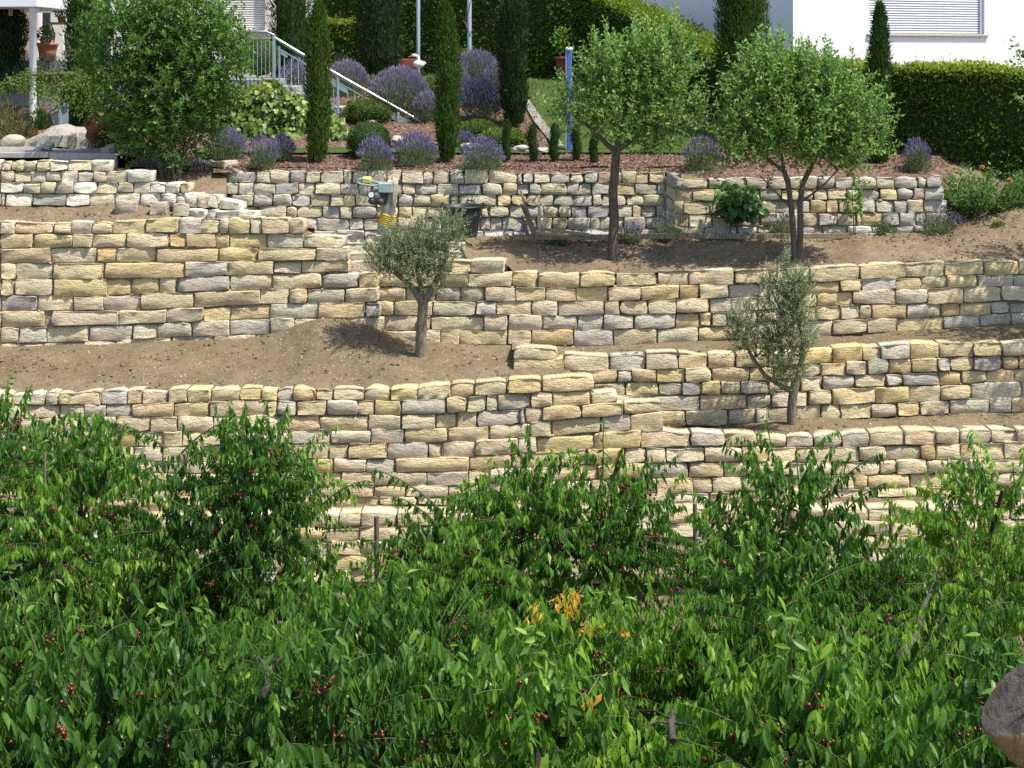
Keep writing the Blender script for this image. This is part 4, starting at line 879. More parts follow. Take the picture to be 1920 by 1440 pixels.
rl3 = thing('stair_railing', 'railing post with thin balusters glimpsed left of the big shrub', 'railing', PX(204, 208, 31.6))
mb = MB(); bar(mb, PX(204, 160, 31.6), PX(204, 210, 31.6), .06, .06, up=(0, 1, 0)); mb.build('post', M['greenmetal'], rl3)
mb = MB(); bar(mb, PX(180, 163, 31.6), PX(240, 163, 31.6), .03, .03); mb.build('upper_bar', M['greenmetal'], rl3)
for x in (186, 193, 212, 220, 228):
    mb = MB(); tube(mb, [PX(x, 163, 31.6), PX(x, 209, 31.6)], .008, 5); mb.build('baluster', M['greenmetal'], rl3)

# poles and posts
for x, Y, r, yb, lab in ((784, 37.4, .05, 118, 'grey blue pole in front of the hedge, nearer the white bird figure'), (880, 37.2, .058, 115, 'grey blue pole wound with a dry vine, behind the tall lavender')):
    t = thing('pole', lab, 'pole', PX(x, yb, Y), 'poles in front of the hedge')
    b = PX(x, yb, Y); mb = MB(); lathe(mb, [(r, -.25), (r, 2.6), (r * .6, 2.62), (0, 2.62)], b, 14); mb.build('shaft', M['pole'], t, smooth=True)
    if x == 880:
        mb = MB(); a = np.linspace(0, 9, 40); tube(mb, np.column_stack([b[0] + (r + .015) * np.cos(a) * (1 + .4 * np.sin(a * 2.3)), b[1] + (r + .015) * np.sin(a), b[2] + .1 + a * .26]), .012, 5)
        tube(mb, curve(b + np.array([0, -.06, .7]), b + np.array([-.16, -.08, 1.02]), 6, .05), .012, 5); tube(mb, curve(b + np.array([0, -.06, .62]), b + np.array([.12, -.08, .8]), 6, .03), .01, 5); mb.build('vine', M['twig_brown'], t)
b = PX(1067, 286, 30.15); t = thing('garden_post', 'slim blue post with a white cap standing in the lawn left of the fruit tree', 'post', b)
h = ZP(90, 30.15) - b[2]; mb = MB(); box(mb, b + np.array([-.055, -.05, 0]), b + np.array([.055, .05, h - .05]), 0, .015); mb.build('shaft', M['blue'], t)
mb = MB(); lathe(mb, [(.0, h - .05), (.075, h - .05), (.075, h - .01), (.055, h + .02), (0, h + .025)], b, 16); mb.build('cap', M['white'], t, smooth=True)
mb = MB(); box(mb, b + np.array([-.066, -.045, .0]), b + np.array([-.0575, .045, h - .06]), 0, 0); mb.build('trim_strip', M['white'], t)
# red planters and the white bird
b = PX(766, 126, 36.8); t = thing('planter', 'low red brown planter box behind the white bird figure', 'planter', b)
mb = MB(); box(mb, b + np.array([-.26, 0, 0]), b + np.array([.2, .3, .2]), 0, .01); mb.build('tub', M['red_planter'], t); mb = MB(); box(mb, b + np.array([-.24, .02, .17]), b + np.array([.18, .28, .206]), 0, 0); mb.build('potting_soil', M['soil_dark'], t)
b = PX(785, 128, 36.3); t = thing('bird_figure', 'white long necked bird figure standing among the lavender', 'figurine', b)
mb = MB(); blob(mb, b + np.array([.0, 0, .10]), (.15, .09, .10), 2, .05, 1); blob(mb, b + np.array([.09, 0, .12]), (.09, .05, .05), 2, .05, 1)
tube(mb, [b + np.array(q) for q in ((-.05, 0, .12), (.0, 0, .20), (-.01, 0, .27), (-.08, 0, .315), (-.13, 0, .31))], [.055, .04, .034, .042, .03], 10); blob(mb, b + np.array([-.11, 0, .31]), (.07, .045, .045), 2, .05, 1)
tube(mb, [b + np.array([.02, 0, .05]), b + np.array([.02, 0, -.12])], .012, 6); mb.build('body', M['white_stone'], t, smooth=True)
mb = MB(); tube(mb, [b + np.array([-.16, 0, .305]), b + np.array([-.25, 0, .27])], [.018, .004], 6); mb.build('beak', M['orange_flower'], t)

def pot(mb, c, rt, rb, h): return lathe(mb, [(0, 0), (rb, 0), (rb * .6 + rt * .4, h * .5), (rt * .98, h * .84), (rt * 1.08, h * .85), (rt * 1.08, h), (rt * .94, h), (rt * .9, h * .9), (0, h * .9)], c, 20)
# ------------------------------------------------------------------ plants of the upper garden
def shrub_ball(name, label, c, r, mat, n, leaf=(.022, .04), group=None, cat='topiary', sq=(1, 1, .95), rough=.05, up=0.0):
    c = np.asarray(c, float); base = c - np.array([0, 0, r * sq[2]]); t = thing(name, label, cat, base, group)
    mb = MB(); blob(mb, c, np.array(sq) * r * .9, 3, .04, 2); mb.v[-1][:, 2] = np.maximum(mb.v[-1][:, 2], base[2] - .02); mb.build('branch_core', M['L_yew'], t, smooth=True)
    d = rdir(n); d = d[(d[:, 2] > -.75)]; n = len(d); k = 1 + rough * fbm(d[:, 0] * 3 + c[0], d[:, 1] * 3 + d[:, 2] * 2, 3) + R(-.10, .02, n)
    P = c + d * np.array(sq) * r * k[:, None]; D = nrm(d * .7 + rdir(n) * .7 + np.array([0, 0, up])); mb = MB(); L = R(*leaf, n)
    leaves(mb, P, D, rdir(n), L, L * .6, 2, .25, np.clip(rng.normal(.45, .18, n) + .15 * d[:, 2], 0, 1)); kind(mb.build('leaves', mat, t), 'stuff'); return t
def column(name, label, px, yb, yt, w, Y, mat, n, cat='conifer', group=None, blunt=.5, leaf=(.07, .16), lean=0.0, base_k=.55, wob=.14, zb=None):
    """columnar conifer: dark twiggy core, sprays pointing upwards"""
    b = PX(px, yb, Y); 
    if zb is not None: b[2] = zb
    h = ZP(yt, Y) - b[2]; r = w / 2 * Y / F; t = thing(name, label, cat, b, group)
    prof = lambda s: r * np.clip(np.minimum(base_k + s * 2.2, 1) * (1 - np.clip((s - blunt) / (1 - blunt), 0, 1) ** 2.2) ** .75, .02, 1)
    ax = lambda s: np.stack([b[0] + lean * s + .02 * np.sin(s * 7 + px), np.full_like(s, b[1]), b[2] + h * s], -1)
    mb = MB(); s_ = np.linspace(0.02, .97, 14); tube(mb, ax(s_), prof(s_) * .72 + .01, 10, .15); mb.build('branch_core', M['L_yew'], t, smooth=True)
    mb = MB(); tube(mb, ax(np.linspace(-.06, .3, 4)), r * .18, 6); mb.build('trunk', M['bark'], t)
    s = rng.random(n) ** .9; a = R(0, 2 * np.pi, n)
    lob = 1 + wob * fbm(a * 2.2 + px, s * 9, 3) + wob * .8 * fbm(a * 5 + px, s * 26, 2)
    rr = prof(s) * lob * R(.72, 1.10, n); P = ax(s) + np.column_stack([np.cos(a) * rr, np.sin(a) * rr, np.zeros(n)])
    D = np.column_stack([np.cos(a) * .35, np.sin(a) * .35, np.full(n, 1.0)]) + rng.normal(size=(n, 3)) * .36
    L = R(*leaf, n); mb = MB(); leaves(mb, P, D, np.column_stack([np.cos(a), np.sin(a), R(-.4, .4, n)]) + rng.normal(size=(n, 3)) * .3, L, L * .22, 2, .3, np.clip(rng.normal(.45, .17, n) + .35 * wob * 0, 0, 1))
    kind(mb.build('leaves', mat, t), 'stuff'); return t
CG = 'columnar conifers in the garden'
column('slim_cypress', 'slim bright green cypress standing in front of the stair railing', 596, 305, 8, 40, 28.95, M['L_conifer'], 6500, group=CG, blunt=.62, lean=.02)
column('slim_cypress', 'slim bright green cypress to the right of the railing end, between lavender bushes', 840, 302, 8, 38, 28.95, M['L_conifer'], 6500, group=CG, blunt=.62, lean=-.03)
column('dark_yew', 'broad dark columnar yew behind the slim cypress and the stairs', 544, 190, -60, 74, 34.0, M['L_yewgreen'], 6500, group=CG, blunt=.8)
column('dark_yew', 'thickest almost black columnar yew, rising behind the faded lavender mound', 711, 152, -70, 84, 36.6, M['L_yew'], 8000, group=CG, blunt=.85, wob=.06)
column('dark_yew', 'dark columnar yew beside the lawn and the diagonal garden path', 962, 236, -6, 48, 31.6, M['L_yew'], 7000, group=CG, blunt=.86, wob=.05)
column('big_cypress', 'big dark green cypress in front of the white house corner, between the fruit trees', 1391, 250, -90, 88, 31.0, M['L_conifer'], 13000, group=CG, blunt=.8, wob=.07)
column('slim_cypress', 'slim tapering cypress in front of the shuttered window', 1648, 312, 10, 38, 28.9, M['L_yewgreen'], 6500, group=CG, blunt=.45, wob=.16)
column('dark_yew', 'black green conifer in the shade below the porch roof', 8, 165, 14, 76, 33.0, M['L_yew'], 6500, group=CG, blunt=.8)
column('dark_yew', 'green columnar conifer between the terracotta planter and the big shrub', 156, 240, -40, 58, 31.9, M['L_yewgreen'], 8000, group=CG, blunt=.8, wob=.14)
SG = 'row of small yew columns along the bark bed'
for px, yt, yb, w, lab in ((950, 226, 302, 15, 'small dark yew column at the left end of the row, right beside a lavender bush'), (999, 233, 306, 19, 'small yew column in front of the pale edging stone'), (1039, 233, 303, 19, 'small yew column at the foot of the diagonal garden path'),
                           (1080, 235, 302, 18, 'small yew column right behind the blue post'), (1114, 240, 312, 16, 'small yew column at the right end of the row, next to the fruit tree trunk')):
    column('small_yew', lab, px, yb, yt, w, 28.9, M['L_yewgreen'], 1500, 'small conifer', SG, .75, (.03, .06), wob=.1)
BG = 'clipped box balls'
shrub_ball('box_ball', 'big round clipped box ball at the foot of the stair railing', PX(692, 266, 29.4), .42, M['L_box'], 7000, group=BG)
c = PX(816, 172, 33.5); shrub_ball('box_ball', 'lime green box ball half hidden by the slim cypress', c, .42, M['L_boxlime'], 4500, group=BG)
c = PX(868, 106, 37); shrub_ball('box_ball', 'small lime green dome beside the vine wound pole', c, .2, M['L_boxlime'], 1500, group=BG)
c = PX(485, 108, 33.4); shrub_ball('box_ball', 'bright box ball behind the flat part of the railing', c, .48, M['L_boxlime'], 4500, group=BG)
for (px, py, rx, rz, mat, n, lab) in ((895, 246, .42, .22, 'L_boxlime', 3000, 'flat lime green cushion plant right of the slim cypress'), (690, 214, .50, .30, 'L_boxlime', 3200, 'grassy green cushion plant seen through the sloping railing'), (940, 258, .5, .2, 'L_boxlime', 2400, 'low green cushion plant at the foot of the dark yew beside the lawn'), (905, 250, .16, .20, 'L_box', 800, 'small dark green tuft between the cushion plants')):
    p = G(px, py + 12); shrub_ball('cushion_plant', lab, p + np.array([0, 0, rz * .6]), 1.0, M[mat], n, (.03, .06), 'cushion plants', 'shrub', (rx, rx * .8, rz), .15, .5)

def lavender(label, px, yb, w, h, Y=None, base=None, fl='L_lavflower', nfl=.62, spread=1.0, grey=0.0, group='lavender bushes'):
    """tussock of narrow leaves with flower spikes on thin stalks; w, h in photo pixels"""
    b = base if base is not None else (G(px, yb) if Y is None else PX(px, yb, Y)); k = b[1] / F; r = w / 2 * k; H = h * k
    t = thing('lavender_bush', label, 'lavender', b, group)
    n = int(np.clip(1500 * (w / 75), 500, 3600)); d = rdir(n); d[:, 2] = np.abs(d[:, 2]); rad = rng.random(n) ** .45
    lmp = 1 + .22 * fbm(d[:, 0] * 2.2 + px * .13, d[:, 2] * 2.2 + d[:, 1] + yb, 2); P = b + d * (rad * lmp)[:, None] * np.array([r * .95, r * .8, H * .68]); D = nrm(d * np.array([1, 1, .6]) + np.array([0, 0, .75]) + rng.normal(size=(n, 3)) * .25)
    L = R(.05, .11, n); mb = MB(); leaves(mb, P - D * L[:, None] * .4, D, rdir(n), L, .017, 2, .2, np.clip(rng.normal(.45 + grey, .2, n), 0, 1)); kind(mb.build('leaves', M['L_lav'], t), 'stuff')
    m = int(n * .5 * nfl)
    if m:
        d = rdir(m); d[:, 2] = np.abs(d[:, 2]) * .9 + .38; d[:, 0] += .18; d[:, 1] += .15; d = nrm(d); st = b + d * np.array([r * .75, r * .65, H * .55]); en = b + d * np.array([r * 1.05 * spread, r * .95, H * R(.8, 1.08, m)[:, None] @ np.ones((1, 1)) if False else H]) * R(.84, 1.06, m)[:, None]
        mb = MB(); D = nrm(en - st); leaves(mb, st, D, rdir(m), np.linalg.norm(en - st, axis=1), .006, 2, .1, .55); kind(mb.build('stalks', M['L_lav'], t), 'stuff')
        mb = MB(); Dv = nrm(D + np.array([0, 0, .3])); Ls = R(.05, .095, m); tn = np.clip(rng.normal(.5, .22, m), 0, 1)
        U = rdir(m); leaves(mb, en, Dv, U, Ls, .022, 2, .5, tn); leaves(mb, en, Dv, np.cross(U, Dv), Ls, .022, 2, .5, tn); kind(mb.build('flowers', M[fl], t), 'stuff')
    return t
lavender('large lavender bush in front of the ivy, left of the slim cypress', 424, 298, 78, 55)
lavender('pale lavender bush with few flowers in front of the ivy', 492, 314, 62, 56, nfl=.35)
lavender('small lavender bush beside the base of the front railing cypress', 528, 300, 50, 44, nfl=.6)
lavender('lavender bush directly below the big box ball', 702, 325, 66, 58)
lavender('lavender bush between the box ball and the right slim cypress', 778, 309, 82, 58)
lavender('wide lavender bush at the wall edge right of the slim cypress', 903, 318, 84, 58)
lavender('big mound of faded lavender below the thickest yew', 748, 216, 122, 86, fl='L_lavfaded', nfl=2.2)
lavender('tall violet lavender in front of the hedge and the vine wound pole', 893, 168, 100, 70, fl='L_lavfaded', nfl=2.2)
lavender('tall lavender bush with green base left of the dark lawn yew', 898, 228, 84, 78, fl='L_lavfaded', nfl=1.6)
lavender('violet lavender beside the white bird figure', 806, 142, 48, 44, nfl=1.6)
lavender('grey faded lavender behind the upper railing balusters', 556, 196, 80, 82, fl='L_lavfaded', nfl=1.6)
lavender('lavender bush at the wall between the two fruit trees', 1314, 332, 72, 60)
lavender('lavender bush at the foot of the dark hedge, right of the slim tapering cypress', 1718, 328, 54, 56, nfl=.5)
lavender('faded lavender clump between the lime box ball and the tall violet lavender', 850, 190, 70, 66, fl='L_lavfaded', nfl=1.6)
lavender('faded lavender at the right flank of the big mound below the thickest yew', 800, 226, 56, 50, fl='L_lavfaded', nfl=1.5)
lavender('lavender mass touching the left side of the dark lawn yew', 928, 200, 56, 80, fl='L_lavfaded', nfl=1.7)
lavender('faded lavender behind the middle of the sloping railing', 650, 178, 84, 62, fl='L_lavfaded', nfl=1.6)
lavender('small lavender tuft below the lime green cushion plant', 870, 276, 40, 26, nfl=.5)
for px, yb, w, h, nf, lab in ((1046, 456, 46, 28, 0, 'smallest grey lavender tuft beside the leaning planks'), (1180, 455, 46, 36, .5, 'dark lavender bush right behind the first fruit tree trunk'), (1258, 446, 68, 44, .35, 'round grey green lavender bush before the wall corner'),
                              (1466, 443, 56, 44, .4, 'grey lavender bush left of the double fruit tree trunk'), (1658, 433, 50, 30, .1, 'low grey lavender tuft between the sapling and the wall end'), (1762, 436, 82, 42, .35, 'spreading grey lavender at the right end of the cut stone wall')):
    p = on(T1, px, yb); lavender(lab, px, yb, w, h, base=p, nfl=nf * .5, grey=.15, fl='L_lavfaded', spread=1.1)

def perennials(name, label, p, w, h, mat, n, leaf=(.05, .10), cat='perennial', wd=.35, up=.8):
    t = thing(name, label, cat, p, None); d = rdir(n); d[:, 2] = np.abs(d[:, 2]); P = np.asarray(p) + d * (rng.random(n) ** .5)[:, None] * np.array([w, w * .7, h])
    L = R(*leaf, n); mb = MB(); leaves(mb, P, nrm(d + np.array([0, 0, up]) + rng.normal(size=(n, 3)) * .4), rdir(n), L, L * wd, 2, .25, np.clip(rng.normal(.5, .2, n), 0, 1)); kind(mb.build('leaves', mat, t), 'stuff')
    mb = MB()
    for k in range(9): q = np.asarray(p) + np.array([R(-w, w) * .7, R(-w, w) * .4, h * R(.5, .9)]); tube(mb, curve(np.asarray(p) + (q - p) * np.array([.4, .4, 0]), q, 4), .008, 4)
    mb.build('stems', M['twig'], t); return t
perennials('perennial_plant', 'yellowish feathery perennials between the two dark yews', G(645, 158), .42, .75, M['L_dry'], 1300, (.06, .12), wd=.2)
perennials('perennial_plant', 'pale green perennials at the foot of the thickest yew', G(690, 170), .4, .35, M['L_dry'], 900, (.06, .12), wd=.2)
perennials('perennial_plant', 'small leafy bush beside the first grey blue pole', G(772, 134), .36, .85, M['L_light'], 1100, (.06, .11), wd=.45)
perennials('perennial_plant', 'soft green grass clump left of the violet lavender', G(762, 152), .35, .4, M['L_dry'], 900, (.08, .14), wd=.12)
perennials('ornamental_grass', 'feathery beige green shrub at the left edge beside the white column', PX(18, 262, 30.2), .55, .75, M['L_dry'], 2600, (.07, .13), 'grass', .14)
perennials('leafy_plant', 'small leafy plant with an orange pot at the foot of the white column', PX(75, 244, 30.3), .22, .42, M['L_shrub'], 500, (.05, .08), 'plant', .5)
perennials('rosemary_bush', 'blue green rosemary bush behind the white column, below the planter', PX(85, 170, 32.6), 1.0, .75, M['L_rosemary'], 4200, (.05, .10), 'shrub', .14)
# shrub in red pot at the lawn edge
b = PX(1060, 142, 37.3); t = thing('potted_shrub', 'bright shrub in a red brown pot behind the blue post', 'potted plant', b); mb = MB(); pot(mb, b, .26, .2, .48); mb.build('pot', M['red_planter'], t, smooth=True)
n = 700; d = rdir(n); mb = MB(); leaves(mb, b + np.array([0, 0, .85]) + d * (rng.random(n) ** .5)[:, None] * np.array([.36, .3, .4]), d + rdir(n), rdir(n), R(.06, .11, n), .05, 2, .25, R(.3, 1, n)); kind(mb.build('leaves', M['L_light'], t), 'stuff')
# terracotta planter, table and potted plant on the terrace
b = PX(89, 114, 33.2); t = thing('potted_shrub', 'yellow green shrub in a wide terracotta planter beside the white column', 'potted plant', b); mb = MB(); pot(mb, b, .225, .17, .40); mb.build('pot', M['terracotta'], t, smooth=True)
n = 900; d = rdir(n); mb = MB(); leaves(mb, b + np.array([-.04, 0, .58]) + d * (rng.random(n) ** .4)[:, None] * np.array([.19, .18, .2]), d + rdir(n), rdir(n), R(.03, .06, n), .025, 2, .25, R(.3, 1, n)); kind(mb.build('leaves', M['L_boxlime'], t), 'stuff')
b = PX(112, 100, 33.9); zt = ZP(42, 33.9); t = thing('garden_table', 'small garden table with curved black iron legs behind the planter', 'table', b)
mb = MB(); box(mb, (b[0] - .32, b[1] - .25, zt - .05), (b[0] + .32, b[1] + .25, zt), 0, .008); mb.build('tabletop', M['wood'], t)
for sx in (-1, 1):
    for sy in (-1, 1): mb = MB(); tube(mb, [np.array([b[0] + sx * .24, b[1] + sy * .16, zt - .05]), np.array([b[0] + sx * .14, b[1] + sy * .1, zt - .3]), np.array([b[0] + sx * .24, b[1] + sy * .18, b[2]])], .014, 6); mb.build('leg', M['iron'], t)
b = np.array([b[0] + .06, b[1] - .05, zt]); t = thing('potted_plant', 'terracotta pot with a dark green plant standing on the garden table', 'potted plant', b); mb = MB(); pot(mb, b, .10, .075, .14); mb.build('pot', M['terracotta'], t, smooth=True)
n = 400; d = rdir(n); mb = MB(); leaves(mb, b + np.array([-.03, 0, .32]) + d * (rng.random(n) ** .5)[:, None] * np.array([.15, .14, .2]), d + rdir(n), rdir(n), R(.05, .09, n), .03, 2, .25, R(.2, .8, n)); kind(mb.build('leaves', M['L_shrub'], t), 'stuff')
# pale edging stones along the lawn
for (x0, x1, y0, y1, Y, lab) in ((962, 996, 272, 287, 29.95, 'pale rough edging stone left of the small yews'), (1006, 1034, 276, 287, 29.9, 'brownish flat edging stone between two small yews'), (865, 905, 268, 280, 30.1, 'long pale edging stone behind the wide lavender'), (735, 756, 254, 270, 30.4, 'whitish stone beside the end of the stair railing'), (688, 708, 224, 236, 31.9, 'pale stone on the slope behind the railing')):
    c = (PX(x0, y1, Y) + PX(x1, y0, Y)) / 2; mb = MB(); blob(mb, c, ((x1 - x0) / 2 * Y / F, .16, (y1 - y0) / 2 * Y / F), 3, .25, 1.5, seed=x0); o = tag(mb.build('edging_stone', M['stone'], base=c - np.array([0, 0, .06]), smooth=True), lab, 'stone', 'edging stones'); o.color = (.52, .49, .42, 1)
# boulder, blocks and rocks by the gravel
def rock(label, x0, x1, y0, y1, Y, name='boulder', mat='rock', amp=.22, fr=1.2, seed=1, dp=.5, col=(.45, .40, .31)):
    c = (PX(x0, y1, Y) + PX(x1, y0, Y)) / 2; w = (x1 - x0) / 2 * Y / F; h = (y1 - y0) * Y / F; c[2] -= h * .12
    mb = MB(); V, Fc = ico(4); q = np.sign(V) * np.abs(V) ** .8; k = 1 + amp * fbm(V[:, 0] * fr + seed * 3.1 + V[:, 2], V[:, 2] * fr - V[:, 1] * .7 + seed, 4)
    P = q * k[:, None] * np.array([w, dp, h * .62]); P[:, 0] += P[:, 2] * .25; mb.add(c + P, Fc); o = tag(mb.build(name, M[mat], base=c - np.array([0, 0, h * .5]), smooth=True), label, 'rock'); o.color = (*col, 1); return o
mb = MB(); Yb = 29.7    # the long sloping boulder
top = [(20, 276), (36, 268), (60, 254), (88, 238), (112, 233), (138, 240), (170, 247), (182, 262), (178, 276)]
xs = np.linspace(20, 182, 34); yt = np.interp(xs, *zip(*top)); V = []; m = 9
for i, (x, y) in enumerate(zip(xs, yt)):
    for j in range(m):
        a = j / (m - 1) * math.pi; hgt = (277 - y) * Yb / F; rad = .12 + hgt * .75
        p = np.array([XP(x, Yb), Yb + .35 - math.cos(a) * rad, ZP(278, Yb) + hgt * (math.sin(a) ** .55)]); p += .035 * np.array([0, fbm(x * .06, j * .9, 3), fbm(x * .05 + 9, j * .8, 3)]); V.append(p)
idx = np.arange(34 * m).reshape(34, m); mb.add(V, np.stack([idx[:-1, :-1], idx[1:, :-1], idx[1:, 1:], idx[:-1, 1:]], -1).reshape(-1, 4)); tag(mb.build('boulder', M['rock'], base=PX(100, 278, Yb)), 'long sloping grey boulder lying on the gravel in front of the rooster', 'rock')
rock('squarish beige stone block at the left end of the boulder', 3, 44, 253, 278, 29.75, 'stone_block', 'stone', .10, .8, 4, .25)
rock('small grey rock lying on the gravel in front of the boulder', 82, 101, 266, 280, 28.9, 'rock', 'rock', .2, 1.2, 2, .12)
rock('tiny pale rock lying left of the small grey rock on the gravel', 66, 83, 270, 281, 28.85, 'rock', 'stone', .2, 1.2, 8, .1, (.55, .53, .48))
rock('flat dark stone at the right end of the gravel below the shrub', 194, 224, 270, 286, 28.7, 'rock', 'rock', .2, 1.2, 6, .2)
# loose blocks lying by the whitish wall
for x0, x1, y0, y1, Y, s, lab in ((214, 256, 376, 403, 26.75, 3, 'brown loose block in front of the whitish wall, leftmost of three'), (279, 313, 379, 405, 26.6, 5, 'rounded grey loose block, middle of the three before the whitish wall'), (322, 352, 382, 407, 26.55, 9, 'brownish loose block nearest the curved end of the whitish wall')):
    cc = [PX(x0, y1, Y), PX(x1, y1, Y), PX(x1 - 2, y0 + 2, Y), PX(x0 + 2, y0, Y)]; mb, ctr = stone_mesh(cc, .28, 0); o = bpy.data.objects.new('loose_block', mb.mesh('loose_block', M['stone'], (0, 0, 0), True)); COL.objects.link(o); o.location = tuple(ctr); o.color = (.42, .36, .27, 1); tag(o, lab, 'stone block', 'loose stone blocks')
# rusty rooster
b = PX(172, 276, 29.15); k = 29.15 / F; q = lambda x, y: np.array([b[0] + (x - 172) * k, b[1], ZP(y, 29.15)])
t = thing('rooster_sculpture', 'rusty metal rooster sculpture standing beside the boulder', 'sculpture', b)
mb = MB(); a = np.linspace(0, 1, 12); pts = np.array([q(178, 268), q(172, 256), q(176, 246), q(184, 240), q(193, 234), q(199, 226)]); tube(mb, pts, [.05, .13, .15, .135, .09, .055], 12); 
balls(mb, [q(201, 221)], .055, 2); mb.build('body', M['rust'], t, smooth=True)
for i, r0 in enumerate((19, 14, 9)):
    mb = MB(); a = np.linspace(-1.0, 3.9, 16); tube(mb, np.array([q(176 - 2 + r0 * .72 * math.cos(-z + 2.4) , 229 + r0 * math.sin(-z + 2.4)) + np.array([0, .03 * (i - 1), 0]) for z in a]), .022, 6); mb.build('tail_feather', M['rust'], t, smooth=True)
mb = MB(); prism(mb, [(q(*p)[0], q(*p)[2]) for p in ((196, 217), (195, 209), (198, 213), (200, 208), (202, 212), (205, 209), (205, 217))], b[1] - .01, b[1] + .01); mb.build('comb', M['rust'], t)
mb = MB(); tube(mb, [q(203, 221), q(208, 222)], [.02, .003], 6); mb.build('beak', M['rust'], t)
for dx_ in (-3, 3):
    mb = MB(); tube(mb, [q(172 + dx_, 264), q(168 + dx_, 278)], .012, 6); tube(mb, [q(164 + dx_, 278), q(173 + dx_, 278)], .01, 5); mb.build('leg', M['rust'], t)

# ivy over the stair wall
def ivy(label, blobs, n, Y0):
    b = PX(blobs[0][0], 292, Y0); t = thing('ivy', label, 'ivy', b, 'ivy on the garden stairs'); mb = MB(); core = MB()
    A = np.array([bb[2] * bb[3] for bb in blobs], float); A /= A.sum(); P = []; N = []
    for (px, py, rx, ry, Y), w in zip(blobs, A):
        c = PX(px, py, Y); rr = np.array([rx * Y / F, .42, ry * Y / F]); d = rdir(int(n * w * 1.7)); d = d[(d[:, 1] < .25)]
        P.append(c + d * rr * (1 + .12 * fbm(d[:, 0] * 4 + px, d[:, 2] * 4, 2) + R(-.2, .02, len(d)))[:, None]); N.append(d); blob(core, c, rr * .82, 3, .1, 2, 0, px)
    P = np.concatenate(P); N = np.concatenate(N); m = len(P); D = nrm(np.array([0, 0, -1.0]) + N * .35 + rng.normal(size=(m, 3)) * .35); U = nrm(N + rng.normal(size=(m, 3)) * .45 + np.array([0, -.3, .3]))
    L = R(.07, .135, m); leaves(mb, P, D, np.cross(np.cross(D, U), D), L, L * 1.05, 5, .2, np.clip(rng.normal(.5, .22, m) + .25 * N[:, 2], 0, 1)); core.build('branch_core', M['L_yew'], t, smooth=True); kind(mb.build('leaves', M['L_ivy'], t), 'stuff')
ivy('big sunlit mass of ivy covering the stair wall left of the slim cypress', [(440, 215, 48, 52, 31.6), (500, 205, 62, 55, 31.6), (470, 250, 70, 40, 31.4), (550, 230, 34, 55, 31.6), (415, 180, 30, 26, 31.8), (540, 262, 40, 30, 31.4)], 2300, 31.5)
ivy('smaller ivy mass between the slim cypress and the box ball', [(626, 252, 30, 36, 31.5), (640, 262, 26, 26, 31.3), (606, 240, 22, 40, 31.6)], 520, 31.4)

# weeping conifer
b = PX(178, 258, 30.4); t = thing('weeping_conifer', 'weeping conifer with a drooping branch arching across the white column', 'conifer', b)
arch = np.array([b, PX(176, 200, 30.4), PX(165, 152, 30.4), PX(135, 138, 30.3), PX(95, 139, 30.2), PX(55, 141, 30.15), PX(15, 155, 30.1), PX(-30, 168, 30.1)]); arch2 = np.array([PX(176, 200, 30.4), PX(160, 165, 30.2), PX(110, 160, 30.0), PX(70, 172, 29.95)])
mb = MB(); tube(mb, arch, np.linspace(.06, .015, 8), 6); tube(mb, arch2, np.linspace(.03, .012, 4), 6); mb.build('trunk', M['bark'], t)
mb = MB(); s = rng.random(300); tot = []
for A_, m in ((arch[1:], 190), (arch2, 80)):
    for _ in range(m):
        u = R(0, len(A_) - 1.01); i = int(u); p = A_[i] * (1 - u + i) + A_[i + 1] * (u - i) + rng.normal(scale=(.07, .12, .05)); L = R(.12, .42) * (1.0 if p[0] < XP(110, 30) else 1.5); k = int(L / .014)
        z = np.linspace(0, L, k); P = p + np.column_stack([.06 * np.sin(z * 6 + u), .05 * np.cos(z * 5), .05 - z]); tot.append(P)
P = np.concatenate(tot); m = len(P); leaves(mb, P, rng.normal(size=(m, 3)) * .7 + np.array([0, 0, -.5]), rdir(m), R(.05, .09, m), .026, 2, .2, np.clip(rng.normal(.5, .2, m), 0, 1)); kind(mb.build('leaves', M['L_larch'], t), 'stuff')
# ------------------------------------------------------------------ things on the terraces
# black tub
b = on(T1, 867, 444); b = PX(867, 443, 27.35); k = 27.35 / F; t = thing('mortar_tub', 'big black plastic tub standing against the cut stone wall', 'tub', b)
H = 58 * k; mb = MB(); r1 = 37 * k; r0 = 28 * k; prof = [(0, 0), (r0 - .01, 0), (r0, .01)] + [(r0 + (r1 - r0) * s, H * s) for s in (.25, .5, .75, .9, .93)] + [(r1 + .02, H * .94), (r1 + .022, H), (r1 - .01, H), (r1 - .03, H * .8), (r0 - .01, .03), (0, .03)]
lathe(mb, prof, b, 36); mb.build('body', M['black'], t, smooth=True)
for a in (-2.7, -.35, 1.2, 2.0):
    c = b + np.array([math.cos(a) * (r1 + .015), math.sin(a) * (r1 + .015), H]); d = np.array([-math.sin(a), math.cos(a), 0]); o_ = np.array([math.cos(a), math.sin(a), 0])
    mb = MB(); tube(mb, [c - d * .075 - np.array([0, 0, .03]), c - d * .07 + np.array([0, 0, .05]) + o_ * .01, c + d * .07 + np.array([0, 0, .05]) + o_ * .01, c + d * .075 - np.array([0, 0, .03])], .014, 6); mb.build('handle', M['black'], t, smooth=True)
